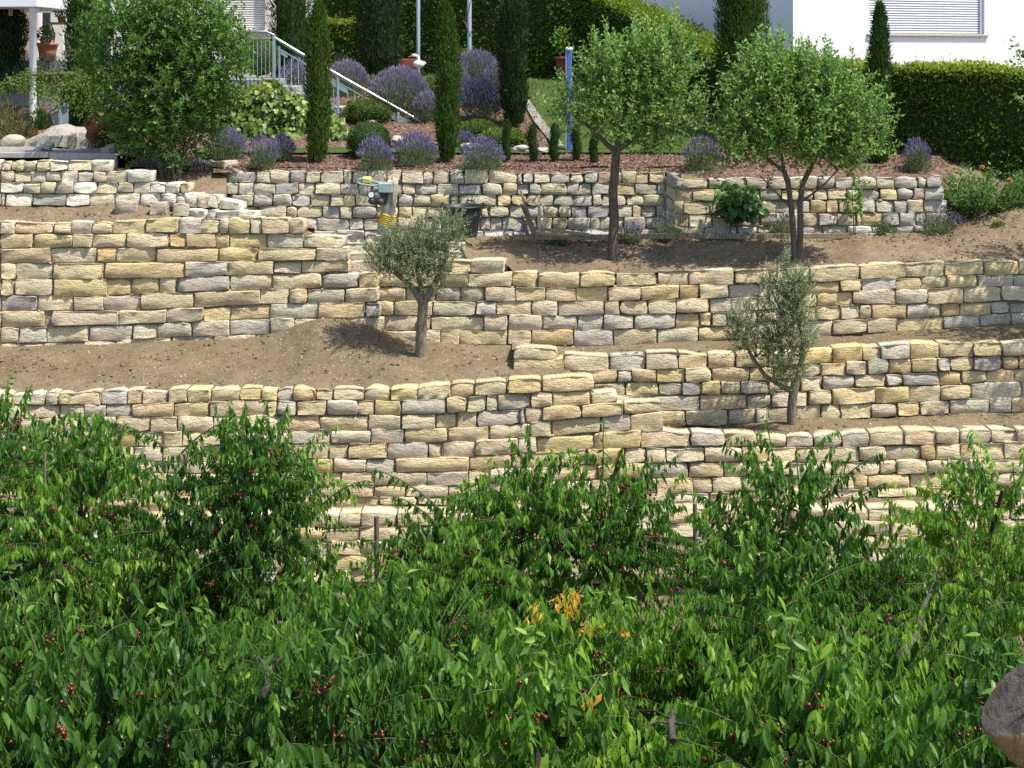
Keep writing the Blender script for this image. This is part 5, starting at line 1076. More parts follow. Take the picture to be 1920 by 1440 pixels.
# tamping rammer
Yk = 27.3; q = lambda x, y, dy=0.0: PX(x, y, Yk) + np.array([0, dy, 0]); b = q(715, 444)
t = thing('tamping_rammer', 'tamping machine with yellow bellows and green guard handle leaning by the cut stone wall', 'machine', b)
mb = MB(); tube(mb, [q(720, 445), q(720, 440)], .12, 12); box(mb, q(720, 443) + np.array([-.15, -.2, -.02]), q(720, 443) + np.array([.15, .14, .045]), 0, .02); mb.build('foot', M['grey_metal'], t)
ax = [q(718, 438), q(723, 424), q(729, 399)]; d = nrm(ax[2] - ax[0])
mb = MB(); tube(mb, [q(717, 440), q(722, 422)], [.12, .13], 14); mb.build('lower_leg', M['grey_metal'], t, smooth=True)
mb = MB(); prof = []; L = 23 * Yk / F
for i in range(6): prof += [(.118, L * i / 6), (.15, L * (i + .3) / 6), (.15, L * (i + .6) / 6), (.118, L * (i + .98) / 6)]
lathe(mb, prof, q(722, 423), 20, axis=d); mb.build('bellows', M['yellow'], t, smooth=True)
mb = MB(); tube(mb, [q(726, 401), q(729, 385), q(733, 362), q(735, 352)], [.12, .135, .115, .09], 14); mb.build('upper_leg', M['grey_metal'], t, smooth=True)
mb = MB(); box(mb, q(697, 382, -.22), q(726, 356, .10), 0, .03); blob(mb, q(706, 368, -.22), (.12, .10, .12), 2, .1, 2); balls(mb, [q(700, 374, -.28), q(716, 376, -.26)], .07, 2); tube(mb, [q(699, 362, -.32), q(699, 362, -.12)], .07, 12); mb.build('engine', M['engine'], t, smooth=False)
mb = MB(); tube(mb, [q(699, 362, -.335), q(699, 362, -.321)], .05, 12); mb.build('starter_cover', M['white'], t)
mb = MB(); box(mb, q(711, 359, -.27), q(738, 341, -.03), 0, .015); mb.build('air_cleaner', M['mint'], t)
mb = MB(); box(mb, q(678, 345, -.08), q(697, 331, .1), 0, .03); mb.build('fuel_tank', M['yellow_clear'], t)
for s in (-.11, .11):
    mb = MB(); tube(mb, [q(740, 348, s), q(705, 341, s), q(682, 334, s), q(673, 336, s), q(670, 340, s)], .013, 8); tube(mb, [q(670, 340, s), q(676, 344, s), q(700, 347, s), q(735, 353, s * .8)], .013, 8); mb.build('guard_handle', M['mint'], t, smooth=True)
mb = MB(); tube(mb, [q(670, 340, -.11), q(668, 339, 0), q(670, 340, .11)], .022, 8); mb.build('grip', M['engine'], t, smooth=True)
mb = MB()
for i in range(5):
    x = 737 + i * 1.7; tube(mb, [q(x - 2, 334, -.1), q(x + 1, 331 + i, -.14), q(x + 3, 345, -.17), q(x + 1.5 - i, 370 + 5 * i, -.16), q(x - 1, 392 + 4 * (i % 3), -.12)], .014, 5)
mb.build('rope', M['rope'], t, smooth=True)
# leaning planks and offcuts
for x0, y0, x1, y1, dy0, dy1, w, lab in ((976, 362, 1003, 437, .45, .05, .05, 'dark brown plank leaning against the wall, steepest on the left'), (1011, 370, 1012, 434, .42, .15, .055, 'short pale upright batten leaning on the wall behind the other planks'), (978, 386, 1000, 440, .4, -.02, .06, 'pale plank leaning on the wall crossing the dark one'),
                                     (997, 428, 1105, 441, .1, .0, .06, 'long pale batten lying flat along the wall foot'), (999, 434, 1062, 440, -.12, -.2, .05, 'short pale batten lying flat in front of the leaning planks'), (979, 408, 990, 441, .35, .0, .05, 'greyish thin board leaning lowest in the pile')):
    p, r = PX(x0, y0, 27.5) + np.array([0, dy0, 0]), PX(x1, y1, 27.4) + np.array([0, dy1 - .1, .02]); mb = MB(); bar(mb, p, r, w, .024, 0, .003, up=(0, 1, .3)); tag(mb.build('plank', M['twig_brown' if 'dark' in lab else 'wood'] if 'greyish' not in lab else M['stake'], base=(p + r) / 2), lab, 'plank', 'timber offcuts at the wall')
# edging boards
ed = [(962, 441.5), (1070, 442), (1190, 441), (1268, 439), (1390, 440), (1500, 440), (1592, 439)]
labs = ['first from the tub', 'behind the smallest lavender tuft', 'running behind the first fruit tree', 'below the wall corner', 'behind the dark leaved little tree', 'behind the double trunk']
for i in range(6):
    p, r = [PX(x, y + 3, 27.42 if x < 1250 else 27.2) for x, y in (ed[i], ed[i + 1])]; r = p + (r - p) * .995; mb = MB(); bar(mb, p, r, .03, .10, 0, .004); tag(mb.build('edging_board', M['edging'], base=(p + r) / 2), 'pale timber edging board along the wall foot, ' + labs[i], 'edging', 'timber edging boards')

# ------------------------------------------------------------------ trees
def limb(mb, pts, r0, r1, sides=7, pw=.8):
    n = len(pts); s = np.linspace(0, 1, n); tube(mb, pts, r0 + (r1 - r0) * s ** pw, sides)
def bend(p0, p1, n=7, wob=.03, sag=0.0):
    p0 = np.asarray(p0, float); p1 = np.asarray(p1, float); L = np.linalg.norm(p1 - p0); c = curve(p0, p1, n, sag)
    w = np.cumsum(rng.normal(scale=wob * L / n * 2, size=(n, 3)), axis=0); t = np.linspace(0, 1, n)[:, None]; return c + (w - w[-1] * t) * 1.0
def shoots(mbL, mbT, O, Dr, Ln, per, L, W, k=2, rt=.006, droop=0.0, tint=(.45, .18), face=.4, up=.25, spread=.9):
    """leafy shoots: a thin stem from each origin with leaves spiralling round it"""
    n = len(O); a = R(0, 6.28, n)
    for i in range(n):
        d = nrm(Dr[i]); z = np.linspace(0, 1, per); P = O[i] + np.outer(z * Ln[i], d) + np.outer(-droop * z * z * Ln[i], [0, 0, 1.0])
        if mbT is not None: tube(mbT, P[:: max(1, per // 4)], np.linspace(rt, rt * .4, len(P[:: max(1, per // 4)])), 3, cap=False)
        u = nrm(np.cross(d, [.3, .2, 1.0])); v = np.cross(d, u); ph = a[i] + np.arange(per) * 2.4
        rad = np.cos(ph)[:, None] * u + np.sin(ph)[:, None] * v; D = nrm(rad * spread + d * .6 + np.array([0, 0, up]) + rng.normal(size=(per, 3)) * face)
        leaves(mbL, P, D, nrm(rng.normal(size=(per, 3)) + np.array([.2, -.5, .9])), R(*L, per), R(*W, per), k, .3, np.clip(rng.normal(tint[0], tint[1], per), 0, 1))
TG = 'fruit trees on the bare upper bed'
def fruit_tree(label, base, stems, lobes, nshoot, mat, group, tip=None, name='fruit_tree', cat='fruit tree', per=13, L=(.07, .11), W=(.036, .056), bark='bark', sl=(.25, .55), upb=.9, tips=26, tint=(.45, .2)):
    """stems: list of (points, r0, r1); lobes: (centre, radii) ellipsoids of the crown"""
    t = thing(name, label, cat, base, group); mb = MB()
    for pts, r0, r1 in stems: limb(mb, pts, r0, r1, 9, .6)
    Cs = [c for c, r in lobes]; vol = np.array([r[0] * r[1] * r[2] for c, r in lobes]) ** .75; vol /= vol.sum()
    forks = [s[0][-1] for s in stems]; bm_ = MB(); O = []; Dr = []
    for (c, r), w in zip(lobes, vol):
        f = forks[int(np.argmin([np.linalg.norm(q - c) for q in forks]))]
        limb(mb, bend(f, c + np.array([0, 0, -.2 * r[2]]), 6, .12), .035, .014, 6)
        for _ in range(5):
            d = rdir(1)[0]; d[2] = abs(d[2]) * .8; limb(mb, bend(c + np.array([0, 0, -.3 * r[2]]), c + d * r * .8, 5, .1), .014, .005, 4)
        m = int(nshoot * w); d = rdir(m); rad = rng.random(m) ** .38; O.append(c + d * rad[:, None] * r * np.array([1, 1, 1])); Dr.append(nrm(d * .8 + np.array([0, 0, upb]) + rng.normal(size=(m, 3)) * .35))
    O = np.concatenate(O); Dr = np.concatenate(Dr); Ln = R(*sl, len(O)); lv = MB(); tw = MB()
    shoots(lv, tw, O, Dr, Ln, per, L, W, 2, .005, 0, tint)
    if tips:                                                # long young shoots standing out of the top
        j = rng.choice(np.where(O[:, 2] > np.quantile(O[:, 2], .62))[0], tips); shoots(lv, tw, O[j] + np.array([0, 0, .1]), np.column_stack([R(-.18, .18, tips), R(-.18, .18, tips), np.ones(tips)]), R(.35, .75, tips), 20, L, W, 2, .006, 0, (.7, .15))
    mb.build('trunk', M[bark], t, smooth=True); tw.build('twigs', M['twig_brown'], t); kind(lv.build('leaves', M[mat], t), 'stuff'); return t
def C(px, py, Y): return PX(px, py, Y)
# first fruit tree
b = on(T1, 1151, 487); Y = b[1]; kk = Y / F
stem = np.array([b + np.array([0, 0, -.15]), C(1149, 455, Y), C(1152, 410, Y), C(1149, 360, Y), C(1153, 320, Y), C(1156, 283, Y)])
lob = [(C(1175, 235, Y), (95, 85, 62)), (C(1085, 205, Y + .1), (58, 60, 60)), (C(1160, 165, Y + .2), (80, 80, 70)), (C(1240, 160, Y), (80, 80, 80)), (C(1270, 225, Y - .1), (62, 65, 52)), (C(1200, 122, Y + .2), (70, 70, 50)), (C(1130, 128, Y), (45, 45, 60)), (C(1060, 190, Y), (20, 30, 30)), (C(1262, 112, Y + .2), (50, 50, 40)), (C(1225, 268, Y - .2), (65, 50, 32))]
fruit_tree('fruit tree with one dark trunk, right of the blue post', b, [(stem, .105, .075), (bend(stem[-1], C(1095, 230, Y), 5), .06, .03), (bend(stem[-1], C(1175, 200, Y), 5), .06, .035), (bend(stem[-1], C(1250, 205, Y - .05), 6), .055, .03)], [(c, np.array(r) * kk * np.array([.76, .62, .78])) for c, r in lob], 800, 'L_apple', TG, tips=60, sl=(.28, .62), tint=(.52, .2))
# second fruit tree, two trunks
b = on(T1, 1493, 490); Y = b[1]; kk = Y / F
s1 = np.array([C(1490, 498, Y), C(1488, 440, Y), C(1484, 390, Y), C(1478, 345, Y), C(1470, 320, Y)]); s2 = np.array([C(1497, 498, Y), C(1501, 440, Y), C(1500, 380, Y), C(1505, 345, Y), C(1522, 310, Y)])
lob = [(C(1500, 264, Y), (110, 95, 58)), (C(1410, 239, Y), (62, 70, 75)), (C(1480, 179, Y + .2), (100, 90, 70)), (C(1570, 214, Y), (85, 80, 70)), (C(1610, 264, Y - .1), (58, 60, 48)), (C(1430, 159, Y + .2), (60, 60, 52)), (C(1545, 164, Y + .2), (70, 70, 48)), (C(1385, 286, Y - .1), (42, 50, 40)), (C(1560, 299, Y - .1), (75, 50, 30)), (C(1450, 124, Y + .2), (45, 45, 35))]
fruit_tree('fruit tree with two slender trunks and a wide dense crown', b, [(s1, .06, .045), (s2, .062, .045), (bend(s1[-1], C(1405, 275, Y), 6), .035, .02), (bend(s1[-1], C(1450, 225, Y), 6), .035, .02), (bend(s2[-1], C(1560, 250, Y), 6), .035, .02), (bend(s2[2], C(1570, 320, Y - .1), 6), .025, .012), (bend(s1[2], C(1425, 330, Y - .1), 6), .022, .010)], [(c, np.array(r) * kk * np.array([.9, .72, .9])) for c, r in lob], 1250, 'L_apple', TG, tips=50, sl=(.28, .6), tint=(.52, .2))
# big shrub at the left
Y = 28.3; b = PX(318, 338, 27.9); kk = Y / F
st_ = []
for px, tx, ty in ((306, 262, 190), (314, 300, 200), (318, 330, 215), (322, 355, 200), (326, 380, 190), (331, 340, 235), (300, 240, 240), (311, 285, 245), (335, 345, 250), (328, 312, 260)): st_.append((bend(PX(px, 345, 27.9 + R(-.12, .12)), C(tx, ty, Y + R(-.2, .2)), 6, .03), .026, .014))
lob = [(C(300, 180, Y), (120, 90, 80)), (C(215, 110, Y + .1), (60, 60, 80)), (C(290, 80, Y), (85, 80, 80)), (C(380, 90, Y), (75, 80, 80)), (C(345, 150, Y - .2), (85, 70, 75)), (C(420, 120, Y), (36, 50, 80)), (C(240, 30, Y), (75, 70, 50)), (C(350, 20, Y), (80, 70, 50)), (C(240, 185, Y), (42, 45, 50)), (C(290, 245, Y - .2), (72, 55, 45)), (C(360, 225, Y), (55, 50, 50)), (C(272, 284, Y - .3), (30, 30, 24)), (C(310, 285, Y - .3), (40, 40, 28))]
fruit_tree('big dark green many stemmed shrub growing between the two upper walls', b, st_, [(c, np.array(r) * kk) for c, r in lob], 2000, 'L_shrub', None, name='large_shrub', cat='shrub', per=14, L=(.07, .115), W=(.034, .054), upb=.35, tips=26, sl=(.22, .45), tint=(.46, .22))
# little tree with big dark leaves, sapling, peony
b = on(T1, 1383, 444); Y = b[1]; t = thing('dark_leaved_tree', 'little tree with big drooping dark leaves in front of the cut stone wall', 'tree', b, None)
mb = MB(); stem = np.array([b - np.array([0, 0, .08]), C(1382, 420, Y), C(1383, 385, Y), C(1384, 360, Y)]); limb(mb, stem, .03, .02); tw = [C(1384 + dx, 390 + dy, Y + dz) for dx, dy, dz in ((-30, -20, 0), (28, -15, .1), (0, -45, 0), (-14, -38, -.2), (18, -35, -.2), (-38, 10, -.1), (38, 12, 0))]
for q_ in tw: limb(mb, bend(stem[2] + (stem[3] - stem[2]) * R(0, .9), q_, 5, .08), .012, .006, 5)
mb.build('trunk', M['bark'], t, smooth=True); n = 300; d = rdir(n); kk = Y / F; P = C(1385, 382, Y) + d * (rng.random(n) ** .4)[:, None] * np.array([48, 42, 38]) * kk; P[:, 2] += -.25 * np.abs(P[:, 0] - b[0]) ** 2 + .05
mb = MB(); L = R(.11, .19, n); leaves(mb, P, d * np.array([.7, .7, .2]) + np.array([0, 0, -.6]) + rng.normal(size=(n, 3)) * .3, np.array([0, -.6, .8]) + rng.normal(size=(n, 3)) * .4, L, L * .8, 8, .2, np.clip(rng.normal(.4, .2, n) + .3 * d[:, 2], 0, 1)); kind(mb.build('leaves', M['L_fig'], t), 'stuff')
b = on(T1, 1600, 440); Y = b[1]; t = thing('sapling', 'thin young sapling with light green leaves between lavender tufts', 'tree', b)
mb = MB(); stem = np.array([b - np.array([0, 0, .05]), C(1600, 405, Y), C(1599, 375, Y), C(1597, 350, Y)]); limb(mb, stem, .013, .007, 6)
for q_ in (C(1585, 365, Y), C(1612, 362, Y), C(1586, 385, Y), C(1608, 380, Y)): limb(mb, bend(stem[2], q_, 4), .006, .003, 4)
mb.build('trunk', M['bark'], t, smooth=True); n = 120; d = rdir(n); P = C(1598, 378, Y) + d * (rng.random(n) ** .5)[:, None] * np.array([19, 16, 32]) * Y / F; mb = MB(); L = R(.06, .11, n); leaves(mb, P, d + np.array([0, 0, -.3]), np.array([0, -.6, .8]) + rng.normal(size=(n, 3)) * .5, L, L * .6, 4, .2, R(.3, .9, n)); kind(mb.build('leaves', M['L_light'], t), 'stuff')
mb = MB(); tube(mb, [C(1604, 440, Y), C(1604, 392, Y)], .008, 5); mb.build('support_stick', M['stake'], t)
b = on(T1, 1835, 402); Y = b[1]; t = thing('peony_bush', 'peony bush with glossy leaves and orange blossoms at the wall end', 'shrub', b); kk = Y / F
O = []; Dr = []
for _ in range(150): d = rdir(1)[0]; d[2] = abs(d[2]) + .45; O.append(b + np.array([d[0] * 34, d[1] * 26, 8]) * kk); Dr.append(nrm(d * np.array([1.0, .9, 1])))
lv = MB(); tw = MB(); shoots(lv, tw, np.array(O), np.array(Dr), R(.5, .98, 150), 16, (.09, .16), (.024, .04), 2, .007, .10, (.5, .2)); tw.build('stems', M['twig'], t); kind(lv.build('leaves', M['L_peony'], t), 'stuff')
for px, py in ((1841, 314), (1790, 317), (1893, 338)):
    f = MB(); c = C(px, py, Y - .35); n = 26; d = rdir(n); d[:, 2] = np.abs(d[:, 2]); leaves(f, np.repeat(c[None], n, 0), d, rdir(n), .055, .05, 4, .3, .5); balls(f, [c], .022, 1); f.build('blossom', M['orange_flower'], t)
p = PX(1912, 372, 28.0); perennials('rose_bush', 'small dark leafy bush at the right edge beside the peony', p + np.array([.1, 0, -.1]), .42, .62, M['L_shrub'], 1300, (.05, .08), 'shrub', .55, .3)
p = on(T1, 1872, 424); perennials('weed', 'small green weed on the bare bank below the peony', p, .12, .08, M['L_boxlime'], 120, (.04, .07), 'plant', .4)
# the tree whose twigs reach in at the right edge and shade the wall ends
b = np.array([10.3, 24.2, -5.0]); stem = np.array([b, b + (.05, .05, 1), b + (.0, .1, 2.1), b + (-.1, .15, 3.0)])
lob = [(np.array([9.9, 24.2, -2.0]), np.array((.95, .9, .8))), (np.array([10.6, 24.0, -1.2]), np.array((1., 1., .8))), (np.array([9.95, 24.4, -.6]), np.array((.95, .9, .7))), (np.array([10.5, 24.6, .2]), np.array((.9, .9, .7))), (np.array([11.2, 24.2, -2.0]), np.array((.9, .9, .9)))]
tr = fruit_tree('tree at the right edge reaching a few leafy twigs into view above the dark hedge', b, [(stem, .10, .06), (bend(stem[-1], PX(1912, 92, 24.9), 6, .05), .02, .006), (bend(stem[-1], PX(1916, 180, 24.8), 6, .05), .02, .006)], lob, 520, 'L_apple', None, name='broadleaf_tree', cat='tree', per=14, L=(.07, .11), W=(.035, .055), tips=0)
lv = MB(); n = 70; P = np.concatenate([PX(1908, 105, 24.9) + rng.normal(size=(45, 3)) * (.07, .1, .16), PX(1914, 185, 24.8) + rng.normal(size=(25, 3)) * (.06, .1, .06)]); leaves(lv, P, rng.normal(size=(70, 3)) + np.array([-.5, 0, -.3]), rdir(70), R(.07, .11, 70), .045, 2, .25, R(.3, 1, 70)); lv.build('twig_leaves', M['L_apple'], tr)

# olives
def olive(label, b, stems, lobes, nsh, tips, ups):
    t = thing('olive_tree', label, 'olive tree', b, 'olive trees on the terraces'); mb = MB()
    for pts, r0, r1 in stems: limb(mb, pts, r0, r1, 9, .6)
    vol = np.array([r[0] * r[1] * r[2] for c, r in lobes]) ** .8; vol /= vol.sum(); O = []; Dr = []
    for (c, r), w in zip(lobes, vol):
        m = int(nsh * w); d = rdir(m); O.append(c + d * (rng.random(m) ** .45)[:, None] * r); Dr.append(nrm(d * .7 + np.array([0, 0, ups]) + rng.normal(size=(m, 3)) * .3))
        for _ in range(6): d_ = rdir(1)[0]; limb(mb, bend(c - np.array([0, 0, .5 * r[2]]), c + d_ * r * .7, 5, .1), .012, .004, 4)
    O = np.concatenate(O); Dr = np.concatenate(Dr); lv = MB(); tw = MB(); shoots(lv, tw, O, Dr, R(.16, .36, len(O)), 18, (.042, .068), (.011, .017), 2, .004, 0, (.45, .22), spread=.7)
    for p, d_, L_ in tips: shoots(lv, tw, np.array(p)[None] + rng.normal(size=(7, 3)) * .035, np.repeat(np.array(d_)[None], 7, 0) + rng.normal(size=(7, 3)) * .12, R(.5, 1, 7) * L_, 24, (.042, .068), (.011, .017), 2, .004, 0, (.65, .2), spread=.6)
    mb.build('trunk', M['bark_olive'], t, smooth=True); tw.build('twigs', M['twig'], t); kind(lv.build('leaves', M['L_olive'], t), 'stuff'); return t
b = on(T2, 790, 666); Y = b[1]; kk = Y / F
f = C(793, 570, Y); stem = np.array([b - np.array([0, 0, .12]), C(789, 640, Y), C(791, 605, Y), f])
olive('olive tree with a single straight stem and a bushy goblet crown', b, [(stem, .105, .085), (np.array([f, C(778, 545, Y), C(758, 525, Y), C(738, 508, Y), C(728, 495, Y)]), .075, .035), (np.array([f, C(788, 535, Y + .05), C(782, 505, Y), C(779, 490, Y)]), .055, .03), (np.array([f, C(808, 545, Y), C(822, 520, Y), C(830, 500, Y), C(836, 480, Y)]), .075, .035)],
      [(C(c0, c1, Y + dz), np.array(r) * kk) for c0, c1, dz, r in ((722, 484, 0, (30, 32, 28)), (762, 470, 0, (42, 40, 34)), (800, 470, .1, (42, 40, 36)), (838, 450, 0, (26, 30, 46)), (712, 492, -.1, (20, 24, 20)), (735, 500, .1, (26, 24, 20)), (775, 505, -.1, (38, 30, 22)), (812, 515, 0, (30, 26, 30)), (752, 456, .1, (30, 30, 16)), (855, 420, 0, (12, 14, 20)))], 850, [(C(850, 440, Y), (.35, 0, .8), .5), (C(735, 440, Y), (-.1, 0, 1), .3), (C(815, 430, Y), (.1, 0, 1), .3), (C(700, 470, Y), (-.7, 0, .6), .25), (C(790, 430, Y), (0, 0, 1), .3)], .55)
b = on(T3, 1483, 795); Y = b[1]; kk = Y / F; f = C(1492, 715, Y); stem = np.array([b - np.array([0, 0, .12]), C(1484, 770, Y), C(1487, 742, Y), f])
olive('slimmer olive tree with a long bare side limb and a tall wispy leader', b, [(stem, .085, .07), (np.array([C(1489, 735, Y), C(1462, 722, Y), C(1435, 705, Y - .1), C(1412, 672, Y - .18), C(1395, 640, Y - .25), C(1382, 612, Y - .27)]), .055, .022), (np.array([f, C(1502, 680, Y - .12), C(1504, 640, Y - .2), C(1496, 590, Y - .26), C(1482, 540, Y - .27), C(1470, 490, Y - .27)]), .05, .015)],
      [(C(c0, c1, Y + dz - .27), np.array(r) * kk * np.array([1, .6, 1])) for c0, c1, dz, r in ((1495, 570, 0, (30, 30, 42)), (1468, 585, .1, (36, 32, 50)), (1490, 630, -.1, (36, 30, 42)), (1462, 650, .1, (30, 28, 38)), (1472, 535, 0, (30, 26, 30)), (1398, 612, 0, (28, 26, 32)), (1388, 640, .1, (22, 20, 30)), (1480, 690, -.1, (36, 28, 30)), (1468, 722, -.15, (28, 22, 16)), (1420, 650, .1, (22, 18, 36)))], 800, [(C(1470, 520, Y - .27), (.0, 0, 1), .62), (C(1440, 540, Y - .27), (-.15, 0, 1), .4), (C(1500, 540, Y - .27), (.05, 0, 1), .35), (C(1375, 600, Y - .27), (-.25, 0, 1), .25), (C(1400, 585, Y - .27), (0, 0, 1), .3), (C(1478, 500, Y - .27), (.05, 0, 1), .3)], .75)

# ------------------------------------------------------------------ cherry orchard in front
CR = []
def cherry_leaf_mesh(k):
    mb = MB(); leaves(mb, np.zeros((1, 3)), np.array([[0, 0, -1.0]]), np.array([[0.2, 1.0, 0]]),   .10 + .010 * k, .034 + .003 * k, 8,   .35 + .06 * (k % 3), .10 + .13 * k); return mb
LEAFM = {}
def cherry_tree(label, px, Y, top, rx, rz, ntw, near, leaders=(), mat='L_cherry', arms=()):
    """px: column of the crown centre; top: photo row of the crown top; rx, rz: half width and height in metres"""
    zt = ZP(top, Y); X = XP(px, Y); c = np.array([X, Y, zt - rz]); zb = Zhill(Y); b = np.array([X + R(-.1, .1), Y + R(-.1, .1), zb]); r = np.array([rx, min(rx, 1.35), rz])
    t = thing('cherry_tree', label, 'cherry tree', b, 'cherry trees of the orchard'); CR.append((c, r)); wood = MB()
    fork = b + np.array([R(-.1, .1), R(-.1, .1), (c[2] - rz * .55 - zb)]); limb(wood, bend(b - np.array([0, 0, .1]), fork, 6, .04), .13, .095, 9)
    ends = []
    for k in range(7):
        a = k * .9 + R(-.3, .3); e = c + np.array([math.cos(a) * r[0] * .72, math.sin(a) * r[1] * .72, R(-.2, .5) * rz]); p = bend(fork, e, 8, .16, .1); limb(wood, p, .06, .018, 7); ends.append(p)
        if k % 3 == 0: q_ = p[5]; limb(wood, bend(q_, q_ + np.array([R(-.3, .3), -.35, R(-.1, .3)]), 4, .1), .03, .024, 6)
    p = bend(fork, c + np.array([0, 0, rz * .8]), 7, .08); limb(wood, p, .06, .02, 7); ends.append(p)
    # twigs gathered in boughs, leaves hanging from them
    n = int(ntw * (2.75 if not near else 1.65)); nb = 15 if near else 17
    dc = rdir(nb * 6); dc = dc[(dc[:, 2] > -.5) & ((dc[:, 1] < .4) | (rng.random(nb * 6) < .35))]
    keep = []                                             # spread the boughs apart
    for q in dc:
        if all(q @ p < .72 for p in keep): keep.append(q)
        if len(keep) == nb: break
    dc = np.array(keep + [np.array([.05, -.1, 1.0])]); nb = len(dc); cc = c + dc * r * R(.55, .86, nb)[:, None]; btint = rng.normal(0, .13, nb) + R(-.06, .06)
    bi = rng.integers(0, nb, n); loc = rdir(n) * (rng.random(n) ** .5)[:, None] * (np.array([.36, .32, .33]) if near else np.array([.46, .40, .42])); O = cc[bi] + loc
    fill = rng.random(n) < (.12 if near else .32); d0 = rdir(n); O[fill] = (c + d0 * r * R(.3, .75, n)[:, None])[fill]
    d = nrm((O - c) / r)
    Dr = nrm(nrm(loc) * .6 + dc[bi] * .55 * np.array([1, 1, .5]) + np.array([0, 0, .22]) + rng.normal(size=(n, 3)) * .35); Ln = R(.3, .75, n); bt = btint[bi]
    tw = MB(); LP = []; LD = []; TT = []
    per = 29
    def twig(o, dr, ln, droop, m, hang=1.0, rt=.0027, dt=0.0):
        z = np.linspace(0, 1, m); P = o + np.outer(z * ln, dr) + np.outer(-droop * z * z * ln, [0, 0, 1.0])
        tube(tw, P[:: max(1, m // 5)], np.linspace(rt, rt * .45, len(P[:: max(1, m // 5)])), 4, cap=False)
        s = nrm(np.cross(dr, [0, 0, 1.0]) + 1e-6); alt = np.where(np.arange(m) % 2 == 0, 1, -1)[:, None]
        D = alt * s * R(.05, .42, (m, 1)) + dr * R(.0, .35, (m, 1)) + np.array([0, 0, -1.0]) * hang * R(.7, 1.2, (m, 1)) + rng.normal(size=(m, 3)) * .15
        LP.append(P[1:]); LD.append(D[1:]); tb = rng.normal(.42, .10) + dt; TT.append(np.clip(rng.normal(tb, .15, m - 1) + .28 * z[1:] ** 3, 0, 1))
    for i in range(n): twig(O[i], Dr[i], Ln[i], R(.05, .45), per, dt=bt[i])
    if near:                                 # young upright shoots all over the crown
        for q_ in cc[rng.permutation(nb)[:9]]:
            q2 = q_ + rng.normal(scale=.15, size=3); h_ = R(.28, .6); tp = q2 + np.array([R(-.15, .15), R(-.15, .1), h_ * .8 + .1]); leaders = list(leaders) + [(960 + tp[0] * F / tp[1], YH - tp[2] * F / tp[1], h_, R(-.2, .2), tp[1])]
    for lx, ly, hgt, lean, *dy_ in leaders:        # upright shoots out of the top: (photo column, photo row of the tip, length m, lean)
        tip = PX(lx, ly, dy_[0] if dy_ else Y - R(0, .4)); o = tip - np.array([lean * hgt, 0, hgt]); m = int(hgt / .028); z = np.linspace(0, 1, m); P = o + (tip - o) * z[:, None] + .03 * np.sin(z * 5)[:, None] * np.array([1, 0, 0])
        tube(tw, P[::5], np.linspace(.012, .004, len(P[::5])), 5, cap=False); a = np.arange(m) * 2.4; D = np.column_stack([np.cos(a) * .75, np.sin(a) * .75, R(-.95, -.15, m) + .5 * z ** 4]) + rng.normal(size=(m, 3)) * .15
        LP.append(P); LD.append(D); TT.append(np.clip(rng.normal(.55, .15, m) + .3 * z ** 4, 0, 1))
        for s in range(max(1, int(hgt * 4))):
            q_ = P[int(m * R(.1, .6))]; a = R(0, 6.28); twig(q_, nrm(np.array([math.cos(a), math.sin(a) * .7, R(.3, .9)])), R(.25, .5), .35, 14)
    for (x0, y0, x1, y1, sag) in arms:       # single arching branches with a comb of hanging leaves
        p0 = PX(x0, y0, Y - .3); p1 = PX(x1, y1, Y - .45); ln = np.linalg.norm(p1 - p0); m = int(ln / .03); z = np.linspace(0, 1, m)[:, None]; P = p0 * (1 - z) + p1 * z + np.array([0, 0, 1.0]) * sag * 4 * z * (1 - z)
        tube(tw, P[::4], np.linspace(.010, .004, len(P[::4])), 5, cap=False); D = np.array([0, 0, -1.0]) + (p1 - p0) / ln * .35 + rng.normal(size=(m, 3)) * np.array([.3, .3, .15]); LP.append(P); LD.append(D); TT.append(np.clip(rng.normal(.45, .15, m), 0, 1)); LP.append(P + .01); LD.append(D * np.array([.8, -1, 1])); TT.append(np.clip(rng.normal(.45, .15, m), 0, 1))
    P = np.concatenate(LP); D = nrm(np.concatenate(LD)); T = np.concatenate(TT); m = len(P); U = nrm(nrm((P - c) / r) * .45 + np.array([.15, -.35, .3]) + rng.normal(size=(m, 3)) * .72); L = np.clip(rng.normal(.090, .019, m), .05, .135); W = L * R(.27, .38, m)
    sel = np.zeros(m, bool)
    if near:                                  # the 300 leaves that show largest are parts of their own
        u = 960 + P[:, 0] * F / P[:, 1]; v = YH - P[:, 2] * F / P[:, 1]; ok = (u > -10) & (u < 1930) & (v > 0) & (v < 1450)
        q2 = (P - c) / r; out = (q2 ** 2).sum(1); sc = L / P[:, 1] * np.where(ok, 1, 0) * np.where(out > .75, 1, .3) * np.where(q2[:, 1] < .1, 1, .2); sel[np.argsort(-sc)[:300]] = True
        for i in np.where(sel)[0]:
            k = int(np.clip(T[i] * 5.9 - .4, 0, 4)); key = (mat, k)
            if key not in LEAFM: LEAFM[key] = cherry_leaf_mesh(k).mesh('leaf', M[mat])
            o = bpy.data.objects.new('leaf', LEAFM[key]); COL.objects.link(o); o.parent = t
            zz = Vector(-D[i]); yy = Vector(U[i]); xx = yy.cross(zz).normalized(); yy = zz.cross(xx); s = L[i] / (.10 + .010 * k)
            o.matrix_local = Matrix.LocRotScale(Vector(P[i] - b), Matrix((xx, yy, zz)).transposed().to_quaternion(), Vector((s, s, s)))
    mb = MB(); leaves(mb, P[~sel], D[~sel], U[~sel], L[~sel], W[~sel], 8 if Y < 9 else 4, .38, T[~sel]); kind(mb.build('leaves', M[mat], t), 'stuff')
